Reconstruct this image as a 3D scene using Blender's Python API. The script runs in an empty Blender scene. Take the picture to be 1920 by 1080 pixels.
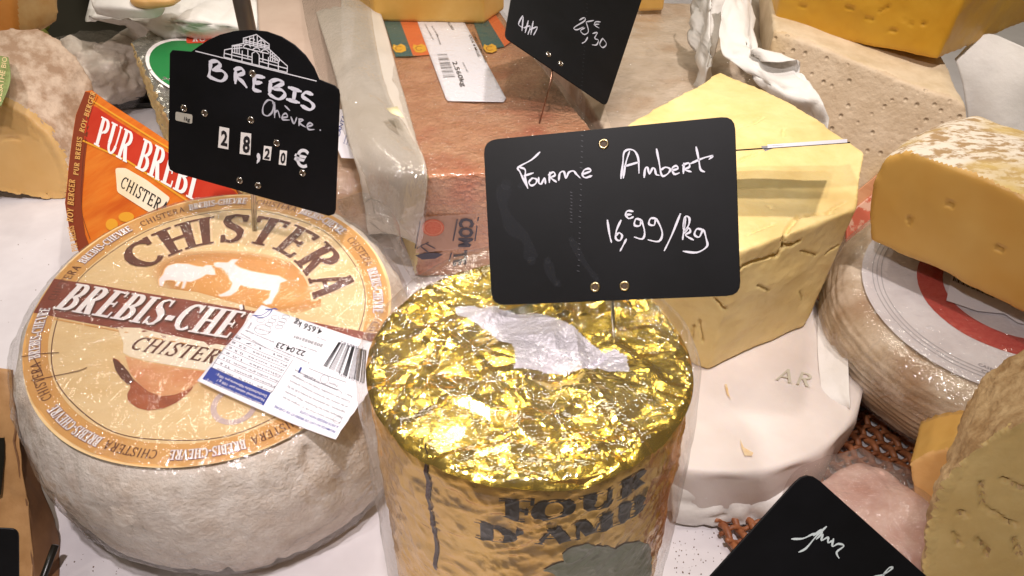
import bpy, bmesh, math, random
import numpy as np
from mathutils import Vector, Matrix
from mathutils.geometry import tessellate_polygon, delaunay_2d_cdt
PI=math.pi
random.seed(7); RNG=np.random.default_rng(7)
S=bpy.context.scene; C=S.collection
# ------------------------------------------------------------ camera, world, lamps
CAMZ=0.395; PITCH=math.radians(38); F=1450.0
cam=bpy.data.cameras.new('camera'); cam.sensor_width=36; cam.lens=36*F/1920; cam.clip_start=.01; cam.clip_end=50
co=bpy.data.objects.new('camera',cam); C.objects.link(co); co.location=(0,0,CAMZ); co.rotation_euler=(PI/2-PITCH,0,0); S.camera=co
w=bpy.data.worlds.new('World'); S.world=w; w.use_nodes=True
w.node_tree.nodes['Background'].inputs[0].default_value=(.80,.67,.44,1); w.node_tree.nodes['Background'].inputs[1].default_value=.14
S.view_settings.view_transform='Standard'; S.view_settings.look='None'; S.view_settings.exposure=0; S.view_settings.gamma=1
def lamp(name,kind,loc,target,power,col,size,size_y=None,cone=None,blend=.5):
    l=bpy.data.lights.new(name,kind); l.energy=power; l.color=col
    if kind=='AREA':
        l.shape='RECTANGLE'; l.size=size; l.size_y=size_y or size
    else:
        l.shadow_soft_size=size
        if kind=='SPOT': l.spot_size=math.radians(cone); l.spot_blend=blend
    o=bpy.data.objects.new(name,l); C.objects.link(o); o.location=loc
    o.rotation_euler=(Vector(target)-Vector(loc)).to_track_quat('-Z','Y').to_euler(); return o
lamp('counter_spot','SPOT',(.03,-.10,1.25),(-.17,.34,.10),47,(1,.905,.91),.022,cone=40,blend=.6)
lamp('counter_spot','SPOT',(-.42,-.30,1.15),(.17,.36,.05),28,(1,.92,.90),.022,cone=34,blend=.7)
lamp('counter_spot','SPOT',(-.50,.05,1.3),(-.42,.80,.05),25,(1,.91,.86),.025,cone=36,blend=.8)  # extra spot, added to brighten the cheeses at back left
lamp('counter_spot','SPOT',(.32,.28,1.35),(.06,.80,.05),50,(1,.91,.86),.025,cone=50,blend=.8)
for x,y,z,p in ((-.55,1.25,1.1,5),(-.1,1.05,1.0,5),(.32,1.3,1.2,5),(.75,.95,1.0,4),(-.9,.5,.9,3)):  # small unseen lamps added at the back to give the film glints
    lamp('glint_lamp','POINT',(x,y,z),(0,.4,0),p,(1,.91,.78),.018)
lamp('reflection_panel','AREA',(.0,.75,1.35),(.0,.4,0),3.0,(1,.92,.78),.5,.12)  # unseen panel added for broad reflections in the foil
# ------------------------------------------------------------ maths helpers
RT=np.array([1,0,0.]); FW=np.array([0,math.cos(PITCH),-math.sin(PITCH)]); UP=np.array([0,math.sin(PITCH),math.cos(PITCH)]); CC=np.array([0,0,CAMZ])
def ray(u,v): return FW+RT*(u-960)/F-UP*(v-540)/F
def at(u,v,z):                      # photo point -> world point on the level z
    d=ray(u,v); return CC+d*((z-CAMZ)/d[2])
def onp(u,v,p0,n):                  # photo point -> world point on a real plane
    d=ray(u,v); return CC+d*(((p0-CC)@n)/(d@n))
def nrm(a): a=np.array(a,float); return a/np.linalg.norm(a)
class Frame:                        # a plane with origin, x, y, normal
    def __init__(s,o,x,y): s.o=np.array(o,float); s.x=nrm(x); n=nrm(np.cross(s.x,y)); s.n=n; s.y=np.cross(n,s.x)
    def loc(s,u,v): p=onp(u,v,s.o,s.n)-s.o; return (p@s.x,p@s.y)
    def M(s,x,y,h=0): return s.o+s.x*x+s.y*y+s.n*h
def frame3(a,b,c): return Frame(a,np.array(b)-np.array(a),np.array(c)-np.array(a))
def _hash(i,j,k,seed):
    n=(i*374761393+j*668265263+k*2147483647%1000003*69069+seed*144665)&0xffffffff
    n=((n^(n>>13))*1274126177)&0xffffffff; n=((n^(n>>15))*2246822519)&0xffffffff
    return ((n^(n>>16))&0xffffff)/float(0xffffff)*2-1
def vn(P,sc,seed=0):
    Q=np.asarray(P,float)*sc+101.3; I=np.floor(Q).astype(np.int64); f=Q-I; f=f*f*(3-2*f); r=0
    for a in (0,1):
        for b in (0,1):
            for c in (0,1):
                wgt=(f[:,0] if a else 1-f[:,0])*(f[:,1] if b else 1-f[:,1])*(f[:,2] if c else 1-f[:,2])
                r=r+wgt*_hash(I[:,0]+a,I[:,1]+b,I[:,2]+c,seed)
    return r
def fbm(P,sc,o=3,seed=0): return sum(vn(P,sc*2**i,seed+i)*.5**i for i in range(o))
# ------------------------------------------------------------ materials
MATS={}
def node(nt,t,**k):
    n=nt.nodes.new(t)
    for a,b in k.items(): setattr(n,a,b)
    return n
def srgb(r,g,b):
    f=lambda c:(c/255/12.92) if c/255<=.04045 else ((c/255+.055)/1.055)**2.4
    return (f(r),f(g),f(b),1)
def mat(name,c1,c2=None,pits=0,rough=.6,metal=0,scale=60,detail=4,bump=0,bscale=400,bdist=.001,sss=0,coat=0,trans=0,dots=None,lo=.35,hi=.65,spec=.5,stretch=None,alpha=None,c3=None,c3scale=15):
    if name in MATS: return MATS[name]
    m=bpy.data.materials.new(name); m.use_nodes=True; nt=m.node_tree; b=nt.nodes['Principled BSDF']; L=nt.links.new
    b.inputs['Roughness'].default_value=rough; b.inputs['Metallic'].default_value=metal; b.inputs['Specular IOR Level'].default_value=spec
    b.inputs['Base Color'].default_value=c1
    tc=node(nt,'ShaderNodeTexCoord'); src=tc.outputs['Object']
    if stretch:
        mp=node(nt,'ShaderNodeMapping'); mp.inputs['Scale'].default_value=stretch; L(src,mp.inputs[0]); src=mp.outputs[0]
    if c2:
        n=node(nt,'ShaderNodeTexNoise'); n.inputs['Scale'].default_value=scale; n.inputs['Detail'].default_value=detail; n.inputs['Roughness'].default_value=.65; L(src,n.inputs['Vector'])
        r=node(nt,'ShaderNodeValToRGB'); r.color_ramp.elements[0].position=lo; r.color_ramp.elements[1].position=hi
        r.color_ramp.elements[0].color=c1; r.color_ramp.elements[1].color=c2; L(n.outputs['Fac'],r.inputs[0]); out=r.outputs[0]
        if c3:
            n3=node(nt,'ShaderNodeTexNoise'); n3.inputs['Scale'].default_value=c3scale; n3.inputs['Detail'].default_value=3; L(src,n3.inputs['Vector'])
            r3=node(nt,'ShaderNodeValToRGB'); r3.color_ramp.elements[0].position=.52; r3.color_ramp.elements[1].position=.72; L(n3.outputs['Fac'],r3.inputs[0])
            mx=node(nt,'ShaderNodeMix',data_type='RGBA'); L(r3.outputs[0],mx.inputs['Factor']); L(out,mx.inputs[6]); mx.inputs[7].default_value=c3; out=mx.outputs[2]
        L(out,b.inputs['Base Color'])
    if bump:
        n=node(nt,'ShaderNodeTexNoise'); n.inputs['Scale'].default_value=bscale; n.inputs['Detail'].default_value=5; n.inputs['Roughness'].default_value=.6; L(src,n.inputs['Vector'])
        h=n.outputs['Fac']
        if pits:
            v=node(nt,'ShaderNodeTexVoronoi'); v.inputs['Scale'].default_value=pits; v.inputs['Randomness'].default_value=.75; L(src,v.inputs['Vector']); mr=node(nt,'ShaderNodeMapRange'); mr.interpolation_type='SMOOTHSTEP'; mr.inputs['From Min'].default_value=.02; mr.inputs['From Max'].default_value=.26; L(v.outputs['Distance'],mr.inputs['Value'])
            m5=node(nt,'ShaderNodeMath',operation='MULTIPLY_ADD'); L(h,m5.inputs[0]); m5.inputs[1].default_value=.5; L(mr.outputs[0],m5.inputs[2]); h=m5.outputs[0]
        if dots:
            v=node(nt,'ShaderNodeTexVoronoi'); v.inputs['Scale'].default_value=dots; L(src,v.inputs['Vector'])
            mm=node(nt,'ShaderNodeMath',operation='ADD'); L(h,mm.inputs[0]); L(v.outputs['Distance'],mm.inputs[1]); h=mm.outputs[0]
        bp=node(nt,'ShaderNodeBump'); bp.inputs['Strength'].default_value=bump; bp.inputs['Distance'].default_value=bdist; L(h,bp.inputs['Height']); L(bp.outputs[0],b.inputs['Normal'])
    if sss: b.inputs['Subsurface Weight'].default_value=sss; b.inputs['Subsurface Radius'].default_value=(1,.6,.25); b.inputs['Subsurface Scale'].default_value=.006
    if coat: b.inputs['Coat Weight'].default_value=coat; b.inputs['Coat Roughness'].default_value=.09
    if alpha is not None: b.inputs['Alpha'].default_value=alpha
    MATS[name]=m; return m
def film_mat(name,scale=130,stretch=(1,1,1),strength=1,dist=.0012,milk=.05,rough=.07,ior=1.5,milkcol=(.85,.82,.8,1),fine=420,rings=0,fineamt=.55):
    if name in MATS: return MATS[name]
    m=bpy.data.materials.new(name); m.use_nodes=True; nt=m.node_tree; nt.nodes.remove(nt.nodes['Principled BSDF']); L=nt.links.new
    tc=node(nt,'ShaderNodeTexCoord'); mp=node(nt,'ShaderNodeMapping'); mp.inputs['Scale'].default_value=stretch; L(tc.outputs['Object'],mp.inputs[0])
    n1=node(nt,'ShaderNodeTexNoise'); n1.noise_type='RIDGED_MULTIFRACTAL'; n1.inputs['Scale'].default_value=scale; n1.inputs['Detail'].default_value=3; n1.inputs['Distortion'].default_value=.8; L(mp.outputs[0],n1.inputs['Vector'])
    n2=node(nt,'ShaderNodeTexNoise'); n2.inputs['Scale'].default_value=fine; n2.inputs['Detail'].default_value=2; L(mp.outputs[0],n2.inputs['Vector'])
    a=node(nt,'ShaderNodeMath',operation='MULTIPLY_ADD'); L(n2.outputs['Fac'],a.inputs[0]); a.inputs[1].default_value=fineamt; L(n1.outputs['Fac'],a.inputs[2])
    bp=node(nt,'ShaderNodeBump'); bp.inputs['Strength'].default_value=strength; bp.inputs['Distance'].default_value=dist; L(a.outputs[0],bp.inputs['Height'])
    ge=node(nt,'ShaderNodeNewGeometry'); dt=node(nt,'ShaderNodeVectorMath',operation='DOT_PRODUCT'); L(bp.outputs[0],dt.inputs[0]); L(ge.outputs['Incoming'],dt.inputs[1])
    ab_=node(nt,'ShaderNodeMath',operation='ABSOLUTE'); L(dt.outputs['Value'],ab_.inputs[0]); om=node(nt,'ShaderNodeMath',operation='SUBTRACT'); om.inputs[0].default_value=1; om.use_clamp=True; L(ab_.outputs[0],om.inputs[1])
    pw=node(nt,'ShaderNodeMath',operation='POWER'); L(om.outputs[0],pw.inputs[0]); pw.inputs[1].default_value=5; f0=((ior-1)/(ior+1))**2*2.6
    fr=node(nt,'ShaderNodeMath',operation='MULTIPLY_ADD'); fr.use_clamp=True; L(pw.outputs[0],fr.inputs[0]); fr.inputs[1].default_value=(1-f0)*.45; fr.inputs[2].default_value=f0
    gl=node(nt,'ShaderNodeBsdfGlossy'); gl.inputs['Roughness'].default_value=rough; L(bp.outputs[0],gl.inputs['Normal'])
    tr=node(nt,'ShaderNodeBsdfTransparent'); tr.inputs[0].default_value=(.97,.965,.96,1)
    df=node(nt,'ShaderNodeBsdfDiffuse'); df.inputs[0].default_value=milkcol
    tl=node(nt,'ShaderNodeBsdfTranslucent'); tl.inputs[0].default_value=milkcol
    ad=node(nt,'ShaderNodeMixShader'); ad.inputs[0].default_value=.5; L(df.outputs[0],ad.inputs[1]); L(tl.outputs[0],ad.inputs[2])
    mk=node(nt,'ShaderNodeMixShader'); L(tr.outputs[0],mk.inputs[1]); L(ad.outputs[0],mk.inputs[2])
    rp=node(nt,'ShaderNodeMapRange'); rp.inputs['From Min'].default_value=1.1; rp.inputs['From Max'].default_value=1.7; rp.inputs['To Min'].default_value=milk*.5; rp.inputs['To Max'].default_value=min(.8,milk*5); L(n1.outputs['Fac'],rp.inputs['Value'])
    fac=rp.outputs[0]
    if rings:
        v=node(nt,'ShaderNodeTexVoronoi'); v.feature='DISTANCE_TO_EDGE'; v.inputs['Scale'].default_value=rings; nz=node(nt,'ShaderNodeTexNoise'); nz.inputs['Scale'].default_value=60
        mv=node(nt,'ShaderNodeMix',data_type='VECTOR'); mv.inputs[0].default_value=.02; L(tc.outputs['Object'],mv.inputs[4]); L(nz.outputs['Color'],mv.inputs[5]); L(tc.outputs['Object'],nz.inputs['Vector']); L(mv.outputs[1],v.inputs['Vector'])
        r2=node(nt,'ShaderNodeMapRange'); r2.inputs['From Min'].default_value=.0; r2.inputs['From Max'].default_value=.09; r2.inputs['To Min'].default_value=.26; r2.inputs['To Max'].default_value=0; L(v.outputs['Distance'],r2.inputs['Value'])
        n4=node(nt,'ShaderNodeTexNoise'); n4.inputs['Scale'].default_value=28; L(tc.outputs['Object'],n4.inputs['Vector'])
        r4=node(nt,'ShaderNodeMapRange'); r4.inputs['From Min'].default_value=.45; r4.inputs['From Max'].default_value=.62; L(n4.outputs['Fac'],r4.inputs['Value'])
        sp=node(nt,'ShaderNodeSeparateXYZ'); L(tc.outputs['Object'],sp.inputs[0]); r5=node(nt,'ShaderNodeMapRange'); r5.inputs['From Min'].default_value=-.025; r5.inputs['From Max'].default_value=-.045; L(sp.outputs['Z'],r5.inputs['Value'])
        m1=node(nt,'ShaderNodeMath',operation='MULTIPLY'); L(r2.outputs[0],m1.inputs[0]); L(r4.outputs[0],m1.inputs[1]); m2=node(nt,'ShaderNodeMath',operation='MULTIPLY'); L(m1.outputs[0],m2.inputs[0]); L(r5.outputs[0],m2.inputs[1])
        m3=node(nt,'ShaderNodeMath',operation='ADD'); L(m2.outputs[0],m3.inputs[0]); L(fac,m3.inputs[1]); fac=m3.outputs[0]
    L(fac,mk.inputs[0])
    mx=node(nt,'ShaderNodeMixShader'); L(fr.outputs[0],mx.inputs[0]); L(mk.outputs[0],mx.inputs[1]); L(gl.outputs[0],mx.inputs[2])
    L(mx.outputs[0],nt.nodes['Material Output'].inputs[0]); MATS[name]=m; return m
# ------------------------------------------------------------ object helpers
def link(name,me,m=None,parent=None,smooth=True):
    o=bpy.data.objects.new(name,me); C.objects.link(o)
    if m: me.materials.append(m)
    if smooth and len(me.polygons): me.polygons.foreach_set('use_smooth',[True]*len(me.polygons))
    if parent: o.parent=parent
    return o
def mesh(name,V,Fc,m=None,parent=None,smooth=True):
    me=bpy.data.meshes.new(name); me.from_pydata([tuple(map(float,v)) for v in V],[],[tuple(int(i) for i in f) for f in Fc]); me.update()
    return link(name,me,m,parent,smooth)
def thing(name,label,cat,group=None,loc=(0,0,0)):
    o=bpy.data.objects.new(name,None); C.objects.link(o); o.location=loc; o.empty_display_size=.02
    o['label']=label; o['category']=cat
    if group: o['group']=group
    return o
class Acc:                          # offset parts so that a thing's Empty can stand at its base
    pass
def settle(root,base):              # move the Empty to its base without moving its parts
    b=Vector(base); root.location=b
    for ch in root.children: ch.location=ch.location-b
def bake(o,mods):                   # apply modifiers without operators
    for t,k in mods:
        md=o.modifiers.new(t,t)
        for a,b in k.items(): setattr(md,a,b)
    dg=bpy.context.evaluated_depsgraph_get(); dg.update(); me=bpy.data.meshes.new_from_object(o.evaluated_get(dg)); o.modifiers.clear(); return me
def arr(me): a=np.empty(len(me.vertices)*3); me.vertices.foreach_get('co',a); return a.reshape(-1,3)
def normals(me): a=np.empty(len(me.vertices)*3); me.vertex_normals.foreach_get('vector',a); return a.reshape(-1,3)
def setv(me,P): me.vertices.foreach_set('co',np.asarray(P,float).ravel()); me.update()
def remesh(V,Fc,vox,smooth=4,fac=.5):
    me=bpy.data.meshes.new('tmp'); me.from_pydata([tuple(map(float,v)) for v in V],[],[tuple(f) for f in Fc]); me.update()
    o=bpy.data.objects.new('tmp',me); C.objects.link(o)
    r=bake(o,[('REMESH',dict(mode='VOXEL',voxel_size=vox)),('SMOOTH',dict(factor=fac,iterations=smooth))])
    bpy.data.objects.remove(o); return r
def loops(A,B):                     # closed solid between two equal loops
    n=len(A); V=list(A)+list(B); Fc=[tuple(range(n))[::-1],tuple(range(n,2*n))]+[(i,(i+1)%n,n+(i+1)%n,n+i) for i in range(n)]
    bm=bmesh.new(); vs=[bm.verts.new(tuple(map(float,p))) for p in V]
    for f in Fc: bm.faces.new([vs[i] for i in f])
    bmesh.ops.triangulate(bm,faces=bm.faces[:2] if False else [f for f in bm.faces]); bmesh.ops.recalc_face_normals(bm,faces=bm.faces)
    bm.verts.index_update(); V=[v.co[:] for v in bm.verts]; Fc=[[v.index for v in f.verts] for f in bm.faces]; bm.free(); return V,Fc
def split(me,mask,names,mats,parent):     # faces of a mesh into two parts
    co_=arr(me); out=[]
    F4=[list(p.vertices) for p in me.polygons]
    for val,nm,mt in zip((True,False),names,mats):
        fs=[f for f,k in zip(F4,mask) if bool(k)==val]
        if not fs: continue
        used=sorted({i for f in fs for i in f}); mp={j:i for i,j in enumerate(used)}
        out.append(mesh(nm,co_[used],[[mp[i] for i in f] for f in fs],mt,parent))
    return out
def polyc(me):
    c=np.empty(len(me.polygons)*3); me.polygons.foreach_get('center',c); n=np.empty(len(me.polygons)*3); me.polygons.foreach_get('normal',n); return c.reshape(-1,3),n.reshape(-1,3)
def carve(me,lines,width,depth):          # cracks cut into a solid along 3-D lines
    P=arr(me); N=normals(me); D=np.zeros(len(P))
    for ln in lines:
        ln=[np.array(q) for q in ln]; d=np.full(len(P),1e9)
        for a,b in zip(ln[:-1],ln[1:]):
            ab=b-a; t=np.clip(((P-a)@ab)/(ab@ab+1e-12),0,1); d=np.minimum(d,np.linalg.norm(P-(a+t[:,None]*ab),axis=1))
        D=np.maximum(D,np.clip(1-d/width,0,1)**.7)
    setv(me,P-N*(D*depth)[:,None])
from mathutils.bvhtree import BVHTree
def hits(me,lines,amp=2.5,n=4):     # crack lines laid on the real surface
    bv=BVHTree.FromPolygons([v.co for v in me.vertices],[tuple(p.vertices) for p in me.polygons]); out=[]
    for i,c in enumerate(lines):
        q=[bv.ray_cast(Vector(CC),Vector(ray(u,v)))[0] for u,v in jag(c,amp,n,i)]; q=[tuple(p) for p in q if p is not None]
        if len(q)>1: out.append(q)
    return out
def jag(ln,amp,n=6,seed=0):
    r=random.Random(seed); out=[]
    for a,b in zip(ln[:-1],ln[1:]):
        a=np.array(a,float); b=np.array(b,float)
        for i in range(n): out.append(tuple(a+(b-a)*i/n+np.array([r.uniform(-amp,amp),r.uniform(-amp,amp)])))
    return out+[tuple(ln[-1])]
def cut_cheese(name,label,cat,outline,back,plane_n,paste,rind,vox=.002,smooth=5,bumpy=.0012,bsc=60,cracks=(),cw=.0012,cd=.003,depth_z=0,base=None,group=None,bulge=0,thr=.75):
    """solid with a flat cut face (outline, world points) running back along 'back'"""
    A=[np.array(p) for p in outline]; B=[p+np.array(back) for p in A]
    V,Fc=loops(A,B); me=remesh(V,Fc,vox,smooth)
    P=arr(me); N=normals(me); n=nrm(plane_n); onface=np.clip((N@n-.6)/.3,0,1)
    amp=bumpy*(1-onface*.85); P=P+N*(fbm(P,bsc,4,3)*amp)[:,None]; 
    if bulge:
        t=np.clip((P-A[0])@nrm(back)/np.linalg.norm(back),0,1); P=P+N*((1-onface)*np.sin(PI*t)*bulge)[:,None]
    setv(me,P)
    if cracks: carve(me,hits(me,cracks),cw,cd)
    root=thing(name,label,cat,group)
    c,nn=polyc(me); dist=(c-A[0])@n
    mask=(dist>-.006)&((nn@n)>.45); split(me,mask,('cut_face','rind'),(paste,rind),root)
    b=base if base is not None else (float(P[:,0].mean()),float(P[:,1].mean()),float(P[:,2].min())); settle(root,b); return root
def lathe(prof,nseg=160,centre=(0,0,0),mtx=None):
    V=[];Fc=[]
    k=len(prof)
    for i in range(nseg):
        a=2*PI*i/nseg
        for r,z in prof: V.append((r*math.cos(a),r*math.sin(a),z))
    for i in range(nseg):
        j=(i+1)%nseg
        for q in range(k-1): Fc.append((i*k+q,i*k+q+1,j*k+q+1,j*k+q))
    return np.array(V),Fc
def dens(prof,step):
    out=[prof[0]]
    for a,b in zip(prof[:-1],prof[1:]):
        n=max(1,int(math.hypot(b[0]-a[0],b[1]-a[1])/step))
        out+=[(a[0]+(b[0]-a[0])*i/n,a[1]+(b[1]-a[1])*i/n) for i in range(1,n+1)]
    return out
def smoothprof(pr,it=2):
    for _ in range(it):
        q=[pr[0]]
        for a,b in zip(pr[:-1],pr[1:]): q+=[(a[0]*.75+b[0]*.25,a[1]*.75+b[1]*.25),(a[0]*.25+b[0]*.75,a[1]*.25+b[1]*.75)]
        pr=q+[pr[-1]]
    return pr
def sheet(name,rows,m,parent=None,n=10,noise=.002,nsc=40,thick=.0003,seed=0,fold=0):
    """thin real sheet through a grid of world control points, with folds"""
    G=np.array(rows,float); R_,K_=G.shape[:2]
    def up(G):
        R,K=G.shape[:2]; t=np.linspace(0,R-1,(R-1)*n+1); i=np.clip(t.astype(int),0,R-2); f=(t-i)[:,None,None]
        def g(k): return G[np.clip(k,0,R-1)]
        p0,p1,p2,p3=g(i-1),g(i),g(i+1),g(i+2)
        return .5*((2*p1)+(-p0+p2)*f+(2*p0-5*p1+4*p2-p3)*f*f+(-p0+3*p1-3*p2+p3)*f**3)
    G=up(G); G=up(G.transpose(1,0,2)).transpose(1,0,2); r,k=G.shape[:2]; P=G.reshape(-1,3)
    Fc=[(i*k+j,i*k+j+1,(i+1)*k+j+1,(i+1)*k+j) for i in range(r-1) for j in range(k-1)]
    o=mesh(name,P,Fc,m,parent); N=normals(o.data)
    rid=(1-np.abs(vn(P,nsc,seed)))**4+.6*(1-np.abs(vn(P,nsc*2.1,seed+1)))**5; P=P+N*((fbm(P,nsc*.7,2,seed+5)*noise*.8+rid*noise*1.5))[:,None]; setv(o.data,P)
    if thick:
        md=o.modifiers.new('thickness','SOLIDIFY'); md.thickness=thick
    return o
def tube(pts,r,m,name='pin',parent=None,seg=10,taper=None):
    V=[];Fc=[];pts=[np.array(p,float) for p in pts]; n=len(pts)
    for i,p in enumerate(pts):
        d=nrm(pts[min(i+1,n-1)]-pts[max(i-1,0)]); a=nrm(np.cross(d,(0,0,1) if abs(d[2])<.9 else (1,0,0))); b=np.cross(d,a); rr=r*(taper[i] if taper else 1)
        for k in range(seg): V.append(p+(a*math.cos(2*PI*k/seg)+b*math.sin(2*PI*k/seg))*rr)
    for i in range(n-1):
        for k in range(seg): Fc.append((i*seg+k,i*seg+(k+1)%seg,(i+1)*seg+(k+1)%seg,(i+1)*seg+k))
    Fc+= [tuple(range(seg))[::-1],tuple(range((n-1)*seg,n*seg))]
    return mesh(name,V,Fc,m,parent)
# ------------------------------------------------------------ print: flat shapes laid on real surfaces
class Ink:
    def __init__(s,M,L=.004): s.M=M; s.V=[]; s.F=[]; s.k=0; s.L=L; s.step=6e-6
    def _tri(s,tris,h):
        st=[(a,b,c) if (b[0]-a[0])*(c[1]-a[1])-(b[1]-a[1])*(c[0]-a[0])>=0 else (a,c,b) for a,b,c in tris]; out=[]
        while st:
            a,b,c=st.pop(); e=[(math.dist(a,b),0),(math.dist(b,c),1),(math.dist(c,a),2)]; m,i=max(e)
            if m>s.L:
                p,q,r=[(a,b,c),(b,c,a),(c,a,b)][i]; mid=((p[0]+q[0])/2,(p[1]+q[1])/2); st+= [(p,mid,r),(mid,q,r)]
            else: out.append((a,b,c))
        d={}
        for t in out:
            f=[]
            for p in t:
                key=(round(p[0],8),round(p[1],8))
                if key not in d: d[key]=len(s.V); s.V.append(s.M(p[0],p[1],h))
                f.append(d[key])
            if len(set(f))==3: s.F.append(f)
    def poly(s,pts,h=0):
        pts=[tuple(map(float,p)) for p in pts]; s.k+=1
        T=tessellate_polygon([[Vector((p[0],p[1],0)) for p in pts]]); s._tri([tuple(pts[i] for i in t) for t in T],h+s.k*s.step)
    def ribbon(s,pts,w,h=0,closed=False):
        pts=[tuple(map(float,p)) for p in pts]
        if closed: pts=pts+[pts[0]]
        n=len(pts); w=w if isinstance(w,(list,tuple)) else [w]*n; L_=[];R_=[]
        for i in range(n):
            if closed: a=pts[i-1 if i else n-2]; b=pts[i+1 if i<n-1 else 1]
            else: a=pts[max(i-1,0)]; b=pts[min(i+1,n-1)]
            dx,dy=b[0]-a[0],b[1]-a[1]; q=math.hypot(dx,dy) or 1e-9; nx,ny=-dy/q*w[i]/2,dx/q*w[i]/2
            L_.append((pts[i][0]+nx,pts[i][1]+ny)); R_.append((pts[i][0]-nx,pts[i][1]-ny))
        s.k+=1; T=[]
        for i in range(n-1): T+= [(L_[i],R_[i],R_[i+1]),(L_[i],R_[i+1],L_[i+1])]
        s._tri(T,h+s.k*s.step)
    def dot(s,x,y,r,h=0): s.poly([(x+r*math.cos(a*PI/5),y+r*math.sin(a*PI/5)) for a in range(10)],h)
    def pen(s,pts,w,h=0):         # marker stroke with round ends
        q=[pts[0]]
        P=[np.array(p,float) for p in pts]; out=[]
        for i in range(len(P)-1):
            p0,p1,p2,p3=P[max(i-1,0)],P[i],P[i+1],P[min(i+2,len(P)-1)]
            for t in np.linspace(0,1,5)[:-1]: out.append(.5*(2*p1+(p2-p0)*t+(2*p0-5*p1+4*p2-p3)*t*t+(3*p1-p0-3*p2+p3)*t**3))
        out.append(P[-1]); n=len(out); ws=[w*(.85+.25*math.sin(i*.9)) for i in range(n)]; ws[0]*=.6; ws[-1]*=.5
        s.ribbon(out,ws,h); s.dot(*out[0],w*.38,h); s.dot(*out[-1],w*.3,h)
    def build(s,name,m,parent=None):
        if not s.F: return None
        o=mesh(name,s.V,s.F,m,parent,smooth=True); return o
def arcp(cx,cy,rx,ry,a0,a1,tk,tn,n=12):
    P=[];W=[]
    for i in range(n+1):
        a=math.radians(a0+(a1-a0)*i/n); P.append((cx+rx*math.cos(a),cy+ry*math.sin(a))); W.append(tn+(tk-tn)*abs(math.cos(a))**1.3)
    return P,W
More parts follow.
